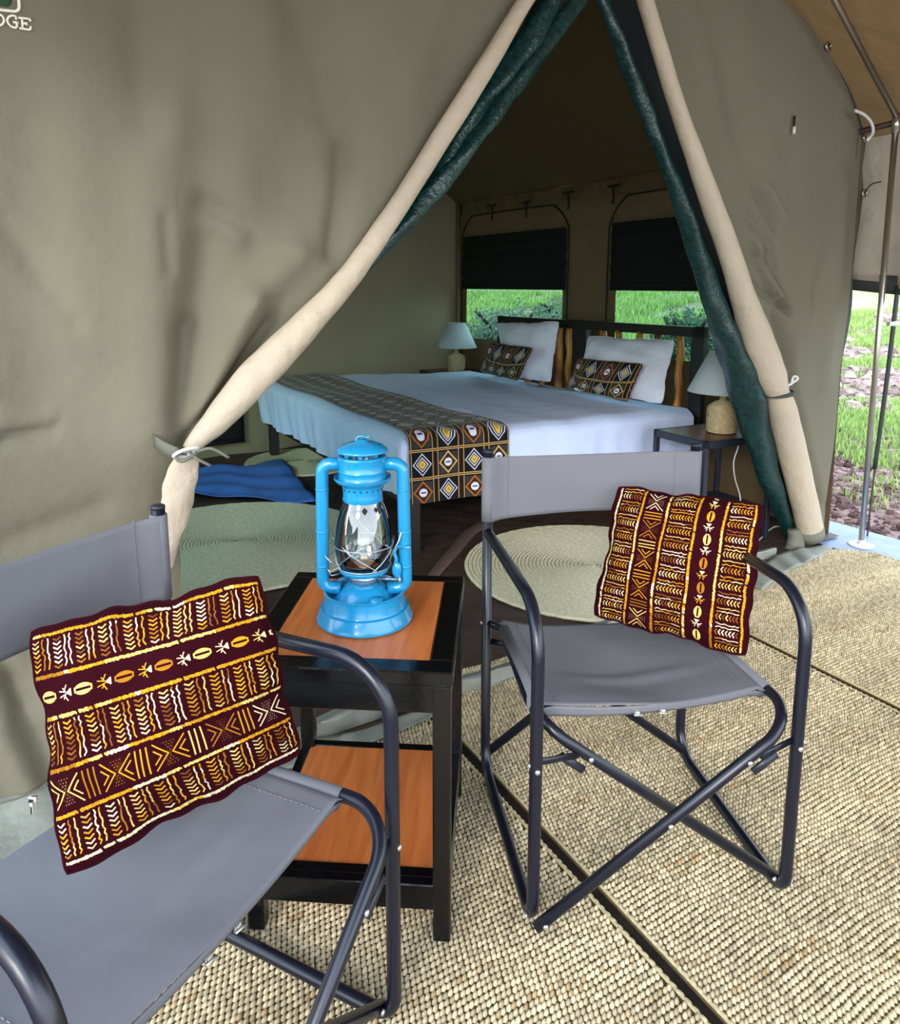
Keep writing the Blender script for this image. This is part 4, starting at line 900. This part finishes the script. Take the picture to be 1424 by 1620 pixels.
# ================================================================== CHAIRS
def q_local(q, zo):
    q.v = [v - np.array([0, 0, zo]) for v in q.v]; return q
def director_chair(pose, W_, label, seedv=0):
    x, y, a = pose; hw = W_/2; D = .4956; HA = .683; HT = .877; r = .0125
    t_ = thing('folding_chair', (x, y, .014), label, 'chair', a, 'grey canvas folding chairs'); zo = .014
    pz = lambda p: np.array([p[0], p[1], p[2] - zo])
    for s in (-1, 1):
        X_ = s*hw
        m = MB(); tube(m, fillet([(X_, D, HT), (X_, D, r + .016), (X_, 0, r + .016), (X_, 0, HA), (X_, D - r, HA - .012)], [.07, .045, .10], 10) - (0, 0, zo), r, 14); f_ = m.build('side_frame', tubem, t_, local=True)
        for p in ((X_ + s*.012, 0, .372), (X_ + s*.012, D, .43), (X_ + s*.012, 0, .045), (X_ + s*.012, D, .05)):
            q = MB(); lathe(q, [(.001, 0), (.0055, 0), (.005, .003), (.001, .0045)], pz(p), 12, axis=(s, 0, 0)); q.build('rivet', rivet_m, f_, local=True)
        for yy in (0,):
            q = MB(); lathe(q, [(.001, 0), (.0055, 0), (.005, .003), (.001, .0045)], pz((X_ - s*.0, -.012, .365)), 12, axis=(0, -1, 0)); q.build('rivet', rivet_m, f_, local=True)
        # seat tube with its two crossing braces
        sxs = s*(hw - .034); o1 = -.027*s*1.0 ; z0 = .04
        fy = .0 + (-.026 if s > 0 else .026); by = D - (-.026 if s > 0 else .026)
        P = [(-s*(hw - .0), fy, z0), (sxs + s*.02, fy + .012, .425), (sxs, by - .012, .44), (-s*(hw - .0), by, z0)]
        P = [(-s*hw, fy, z0), (s*(hw - .012), fy + .01, .437), (s*(hw - .03), by - .01, .437), (-s*hw, by, z0)]
        m = MB(); tube(m, fillet(P, [.085, .085], 12) - (0, 0, zo), r*.92, 14); sb = m.build('seat_tube', tubem, t_, local=True)
        pf = np.array(P[0]); pt_ = np.array(P[1])
        for k in (.0, .5, .80):
            if k == .5 and s < 0: continue
            c = pf + (pt_ - pf)*(k if k else .03) + (0, -.0125, 0); q = MB(); lathe(q, [(.001, 0), (.0055, 0), (.005, .003), (.001, .0045)], pz(c), 12, axis=(0, -1, 0)); q.build('rivet', rivet_m, sb, local=True)
        # folding links between the legs and the braces, front and back
        for yy, ff in ((.0, fy), (D, by)):
            a_ = np.array([X_ - s*.010, yy, .378]); b_ = np.array([s*hw*.66, ff, .367])
            # brace height at that x
            m = MB(); tube(m, [pz(a_), pz(b_)], .008, 8, flat=((0, 1, 0), .35)); m.build('folding_link', tubem, t_, local=True)
        # brackets between the post and the seat rear
        m = MB(); tube(m, [pz((X_, D, .43)), pz((s*(hw - .034), D - .06, .436))], .009, 8, flat=((0, 1, 0), .5)); m.build('seat_bracket', tubem, t_, local=True)
        m = MB(); lathe(m, [(.001, -.004), (.0130, -.004), (.0132, .001), (.011, .003), (.001, .004)], pz((X_, D, HT)), 14); m.build('end_cap', dark_metal, t_, local=True)
    # backrest cloth with a sleeve round each post
    z0, z1 = .700, .862
    def bk(u, v):
        X_ = -hw + W_*u; sag = .022*math.sin(PI*u) + .003*math.sin(PI*u)*math.sin(v*5 + u*4); zz = z0 + (z1 - z0)*v - .006*math.sin(PI*u)*(2*v - 1) - zo
        edge = min(u, 1 - u)*W_; return (X_, D + sag - (.0155 if edge < .0 else .0155*math.exp(-(edge/.03)**2)) , zz)
    m = MB(); grid(m, bk, 50, 14, two=.0025)
    bkr = m.build('backrest', chair_cloth, t_, local=True)
    for s in (-1, 1):
        m = MB(); tube(m, [(s*hw, D, z0 - zo + .0), (s*hw, D, z0 - zo + .05), (s*hw, D, z1 - zo - .05), (s*hw, D, z1 - zo)], .0158, 16); m.build('sleeve', chair_cloth, t_, local=True)
        m = MB(); xx = s*(hw - .052)
        for k in range(22):
            p = np.array(bk((xx + hw)/W_, k/21.)); p2 = np.array(bk((xx + hw)/W_, (k + .55)/21.)); tube(m, [p + (0, -.0012, 0), p2 + (0, -.0012, 0)], .0009, 4)
        o = m.build('stitching', hemm, bkr, local=True); o['kind'] = 'stuff'
    # seat
    sw = hw - .020
    def st(u, v):
        X_ = -sw + 2*sw*u; e = abs(u - .5)*2; sag = -(.016 + .022*min(1, v*3))*(1 - e**2.2) ; Y_ = .080 + (D - .100)*v
        z = .4520 + sag + .006*math.sin(u*7 + v*5)*(1 - e) + .008*math.exp(-((v - .33)/.05)**2)*(1 - e**2)*math.sin(u*3) - .004*math.exp(-(v/.07)**2)*(1 - e**4)
        if e > .93: z -= (e - .93)/.07*.016
        return (X_ + (.0), Y_ , z - zo)
    m = MB(); grid(m, st, 56, 36, two=.0025); sto = m.build('seat', chair_cloth, t_, local=True)
    for s in (-1, 1):
        m = MB(); tube(m, [(s*(hw - .020), .088, .437 - zo), (s*(hw - .026), D/2, .437 - zo), (s*(hw - .032), D - .065, .437 - zo)], .0150, 14); m.build('sleeve', chair_cloth, t_, local=True)
        m = MB()
        for k in range(34):
            v0 = .03 + .94*k/34; u0 = .5 + s*.405; tube(m, [np.array(st(u0, v0)) + (0, 0, .0012), np.array(st(u0, v0 + .016)) + (0, 0, .0012)], .0009, 4)
        o = m.build('stitching', hemm, sto, local=True); o['kind'] = 'stuff'
    # under-flap with its lacing clips
    def uf(u, v):
        X_ = -sw*.97 + 2*sw*.97*u; e = abs(u - .5)*2; return (X_, .083 + .006*v, .4520 - .005 - .020*(1 - e**2.2) - (.026 - .012*u)*v - (.012*max(0, e - .9)/.1) - zo)
    m = MB(); grid(m, uf, 30, 3, two=.002); fp = m.build('under_flap', chair_cloth, t_, local=True)
    m = MB()
    for cx in (-.035, .02): 
        q = MB(); box(q, (cx - .006, .079, .404 - zo), (cx + .006, .086, .416 - zo), .002); tube(q, [(cx - .008, .078, .410 - zo), (cx + .012, .078, .407 - zo)], .002, 6); q.build('lacing_clip', rivet_m, fp, local=True)
    for s in (-1, 1):
        c = np.array([s*hw*.70, (-.026 if s > 0 else .026), .362]); q = MB(); d_ = np.array([-s*2*hw, 0, -.397]); d_ /= np.linalg.norm(d_); tube(q, [c - d_*.03 + (0, .004, -.013), c + d_*.03 + (0, .004, -.013)], .009, 6, flat=((0, 1, 0), .5)); q.build('stop_plate', dark_metal, t_, local=False) if 0 else MB.build(q_local(q, zo), 'stop_plate', dark_metal, t_, local=True)
    return t_
director_chair((.446, 1.3385, .1346), .5387, 'grey folding chair on the right, facing the viewer with a cushion on it')
director_chair((-.2167, .841, 1.0987), .590, 'grey folding chair at the lower left, turned away with a cushion on it')

# cushions on the chairs (square corners found from their outlines in the photo)
muv1 = lambda u, v: (u, 1 - v)
place_cushion('throw_cushion', 'maroon and gold mudcloth print cushion with rows of marks on the left chair', 'cushion', CUS1 if 'CUS1' in globals() else ((-.610, 1.026, .785), (-.277, 1.093, .847), (-.239, 1.184, .474), (-.520, .899, .474)), .135, mud_m, 'printed cushions on the chairs', n=44, uvf=muv1, wr=.0075, seed=11, pull=.045)
muv2 = lambda u, v: (1 - v, u)
place_cushion('throw_cushion', 'maroon and gold mudcloth print cushion with upright bands on the right chair', 'cushion', ((.436, 1.820, .787), (.735, 1.642, .792), (.676, 1.538, .462), (.366, 1.738, .470)), .135, mud_m, 'printed cushions on the chairs', n=44, uvf=muv2, wr=.0075, seed=12, pull=.045)

# ================================================================== SIDE TABLE
tb = thing('side_table', (-.1859, 1.2768, .016), 'black side table with orange wooden top and lower shelf', 'table', -.0747); TW, TD_, TZ = .4107, .4599, .5835 - .016
lg = .034
def tbox(name, lo, hi, mt, bev=.003, par=None):
    m = MB(); box(m, lo, hi, bev); return m.build(name, mt, par or tb, smooth=False, local=True)
for x in (-1, 1):
    for y in (0, 1):
        x0 = x*TW/2 - (lg if x > 0 else 0) - x*.004; y0 = (TD_ - lg - .004 if y else .004); tbox('leg', (x0, y0, 0), (x0 + lg, y0 + lg, TZ - .03), blackwood)
fw = .047
tbox('top_frame', (-TW/2, 0, TZ - .028), (TW/2, fw, TZ), blackwood); tbox('top_frame', (-TW/2, TD_ - fw*.75, TZ - .028), (TW/2, TD_, TZ), blackwood)
tbox('top_frame', (-TW/2, fw, TZ - .028), (-TW/2 + fw, TD_ - fw*.75, TZ), blackwood); tbox('top_frame', (TW/2 - fw, fw, TZ - .028), (TW/2, TD_ - fw*.75, TZ), blackwood)
tbox('top_panel', (-TW/2 + fw, fw, TZ - .02), (TW/2 - fw, TD_ - fw*.75, TZ - .0015), orangewood, 0)
for q in ((-TW/2 + .01, .006, TW/2 - .01, .026), (-TW/2 + .01, TD_ - .026, TW/2 - .01, TD_ - .006), (-TW/2 + .006, .02, -TW/2 + .026, TD_ - .02), (TW/2 - .026, .02, TW/2 - .006, TD_ - .02)): tbox('apron', (q[0], q[1], TZ - .085), (q[2], q[3], TZ - .026), blackwood, .002)
for q in ((-TW/2 + lg, .006, TW/2 - lg, .03), (-TW/2 + lg, TD_ - .03, TW/2 - lg, TD_ - .006), (-TW/2 + .006, lg, -TW/2 + .03, TD_ - lg), (TW/2 - .03, lg, TW/2 - .006, TD_ - lg)): tbox('shelf_rail', (q[0], q[1], .068), (q[2], q[3], .122), blackwood, .002)
tbox('shelf', (-TW/2 + .03, .03, .100), (TW/2 - .03, TD_ - .03, .1205), orangewood, 0)
tbox('shelf_edge', (-TW/2 + .03, .028, .1205), (TW/2 - .03, .05, .123), blackwood, 0)

# ================================================================== LANTERN
lc = np.array([-.1644, 1.4957, .5835]); ln = thing('hurricane_lantern', lc, 'bright blue hurricane lantern standing on the side table', 'lantern')
R3 = lambda r, z: (r, z)
m = MB(); lathe(m, [(.001, .002), (.094, 0), (.1015, .002), (.1015, .006), (.099, .010), (.0935, .026), (.0925, .029), (.0865, .031), (.0850, .034), (.0840, .060), (.0855, .063), (.0820, .065), (.0790, .060), (.0775, .044), (.070, .042), (.060, .048), (.050, .062), (.040, .072), (.030, .078), (.001, .080)], lc, 64); m.build('fuel_tank', lan_blue, ln, ang=28)
m = MB(); c_ = lc + (.030, -.052, .046); lathe(m, [(.001, 0), (.016, 0), (.016, .012), (.0135, .014), (.0135, .018), (.001, .019)], c_, 24); m.build('filler_cap', lan_blue, ln)
m = MB(); lathe(m, [(.001, .076), (.026, .076), (.026, .084), (.031, .087), (.031, .096), (.027, .100), (.001, .101)], lc, 32); m.build('burner', wirem, ln)
m = MB(); lathe(m, [(.030, .100), (.050, .104), (.054, .112), (.052, .114), (.030, .108), (.026, .104)], lc, 40); m.build('globe_plate', lan_blue, ln)
m = MB(); lathe(m, [(.001, .104), (.022, .104), (.024, .112), (.020, .124), (.010, .130), (.001, .131)], lc, 24); bn = m.build('burner_cone', mat('brass_cone', srgb(214, 188, 160), .3, .7), ln)
m = MB(); box(m, lc + (-.007, -.0015, .128), lc + (.007, .0015, .142)); m.build('wick', mat('wick', srgb(240, 225, 205), .9), ln, smooth=False)
# glass globe
gm = bpy.data.materials.new('clear_glass'); gm.use_nodes = True; nt = gm.node_tree; nt.nodes.remove(nt.nodes['Principled BSDF'])
gl = nt.nodes.new('ShaderNodeBsdfGlossy'); gl.inputs['Roughness'].default_value = .03; tr = nt.nodes.new('ShaderNodeBsdfTransparent'); tr.inputs[0].default_value = (.93, .96, .97, 1)
lw = nt.nodes.new('ShaderNodeFresnel'); lw.inputs[0].default_value = 1.5; ma = nt.nodes.new('ShaderNodeMath'); ma.operation = 'MULTIPLY_ADD'; ma.inputs[1].default_value = 1.6; ma.inputs[2].default_value = .05; mx = nt.nodes.new('ShaderNodeMixShader')
nt.links.new(lw.outputs[0], ma.inputs[0]); nt.links.new(ma.outputs[0], mx.inputs[0]); nt.links.new(tr.outputs[0], mx.inputs[1]); nt.links.new(gl.outputs[0], mx.inputs[2]); nt.links.new(mx.outputs[0], nt.nodes['Material Output'].inputs[0])
gp = [(.044, .108), (.052, .125), (.0585, .145), (.0605, .160), (.0595, .178), (.055, .205), (.048, .235), (.042, .250), (.039, .260)]
m = MB(); gp2 = smoothpath(np.array([(a, 0, b) for a, b in gp]), 5); pr_ = [(p[0], p[2]) for p in gp2] + [(p[0] - .0016, p[2]) for p in gp2[::-1]]; lathe(m, pr_, lc, 56); m.f = [q for q in m.f if len(q) < 20]; m.build('glass_globe', gm, ln)
# wire guard
m = MB(); ring = lambda r, z, w=.0014: tube(m, [lc + (r*math.cos(2*PI*j/48), r*math.sin(2*PI*j/48), z) for j in range(48)], w, 6, closed=True)
ring(.056, .118); ring(.0625, .165, .0012)
for k in range(4):
    a0 = k*PI/2 + .4; P = [lc + ((.056 + .0065*math.sin(t*PI/2))*math.cos(a0 + t*1.3), (.056 + .0065*math.sin(t*PI/2))*math.sin(a0 + t*1.3), .118 + .060*t) for t in np.linspace(0, 1, 12)]; tube(m, P, .0013, 6)
    P = [lc + ((.056 + .0065*math.sin(t*PI/2))*math.cos(a0 + 1.3 - t*1.3 + .5), (.056 + .0065*math.sin(t*PI/2))*math.sin(a0 + 1.3 - t*1.3 + .5), .118 + .055*t) for t in np.linspace(0, 1, 12)]; tube(m, P, .0013, 6)
m.build('wire_guard', wirem, ln)
# chimney and cap
m = MB(); lathe(m, [(.034, .256), (.039, .256), (.042, .260), (.0405, .268), (.041, .286), (.043, .292), (.053, .297), (.0585, .303), (.059, .308), (.056, .307), (.051, .303), (.0485, .307), (.0485, .318), (.0500, .321), (.0485, .324), (.049, .344), (.0505, .347), (.0485, .351), (.043, .352), (.042, .345), (.034, .32)], lc, 56); ch = m.build('chimney', lan_blue, ln, ang=50)
m = MB()
for k in range(20): a = 2*PI*k/20; sph(m, lc + (.0412*math.cos(a), .0412*math.sin(a), .284), .0020, 6, 4)
o = m.build('vent_hole', mat('vent_dark', srgb(10, 40, 60), .6), ch); o['kind'] = 'stuff'
for k in range(6): a = 2*PI*(k + .5)/6; m = MB(); box(m, lc + (.034*math.cos(a) - .004, .034*math.sin(a) - .004, .344), lc + (.034*math.cos(a) + .004, .034*math.sin(a) + .004, .361)); m.build('cap_post', lan_blue, ln, smooth=False)
m = MB(); lathe(m, [(.028, .358), (.048, .359), (.0535, .361), (.052, .365), (.043, .372), (.028, .378), (.014, .380), (.011, .384), (.001, .385)], lc, 56); cp = m.build('cap', lan_blue, ln)
m = MB(); tube(m, smoothpath([lc + (-.012, 0, .380), lc + (-.009, 0, .389), lc + (0, 0, .392), lc + (.010, 0, .389), lc + (.016, 0, .391)], 5), .0026, 8); m.build('finial_loop', lan_blue, cp)
# side air tubes
for s in (-1, 1):
    P = fillet([lc + (s*.044, 0, .334), lc + (s*.083, 0, .334), lc + (s*.0875, 0, .068), lc + (s*.050, 0, .064)], [.032, .030], 10)
    m = MB(); tube(m, P, .0132, 18); at_ = m.build('air_tube', lan_blue, ln)
    for zz in (.280, .19, .115): m = MB(); xx = s*(.083 + .0045*(.334 - zz)/.266); tube(m, [lc + (xx, 0, zz - .002), lc + (xx, 0, zz), lc + (xx, 0, zz + .002)], [.0134, .0144, .0134], 18); m.build('tube_ridge', lan_blue, at_)
m = MB(); box(m, lc + (.066, -.020, .158), lc + (.098, -.010, .164), .001); tube(m, smoothpath([lc + (.070, -.016, .162), lc + (.065, -.018, .150), lc + (.069, -.018, .135), lc + (.067, -.018, .12), lc + (.074, -.018, .095)], 5), [.004]*4*5 + [.004], 8); sph(m, lc + (.070, -.018, .112), .0105, 12, 8, (1, .6, 1.7)); m.build('lift_lever', lan_blue, ln)
for pth in (smoothpath([lc + (-.080, -.012, .142), lc + (-.072, -.02, .136), lc + (-.064, -.02, .128), lc + (-.056, -.012, .124)], 5), fillet([lc + (-.078, -.012, .112), lc + (-.070, -.02, .112), lc + (-.068, -.02, .100), lc + (-.050, -.014, .102)], .004, 4), smoothpath([lc + (.080, -.012, .195), lc + (.074, -.02, .175), lc + (.062, -.02, .150), lc + (.054, -.014, .128)], 5)):
    m = MB(); tube(m, pth, .0016, 6); m.build('wire_bail', wirem, ln)
m = MB(); tube(m, [lc + (.030, -.02, .094), lc + (.076, -.02, .092)], .002, 6); m.build('wick_rod', wirem, ln)
m = MB(); lathe(m, [(.001, -.002), (.008, -.002), (.008, .002), (.001, .002)], lc + (.076, -.02, .092), 14, axis=(1, 0, 0)); m.build('wick_knob', wirem, ln)
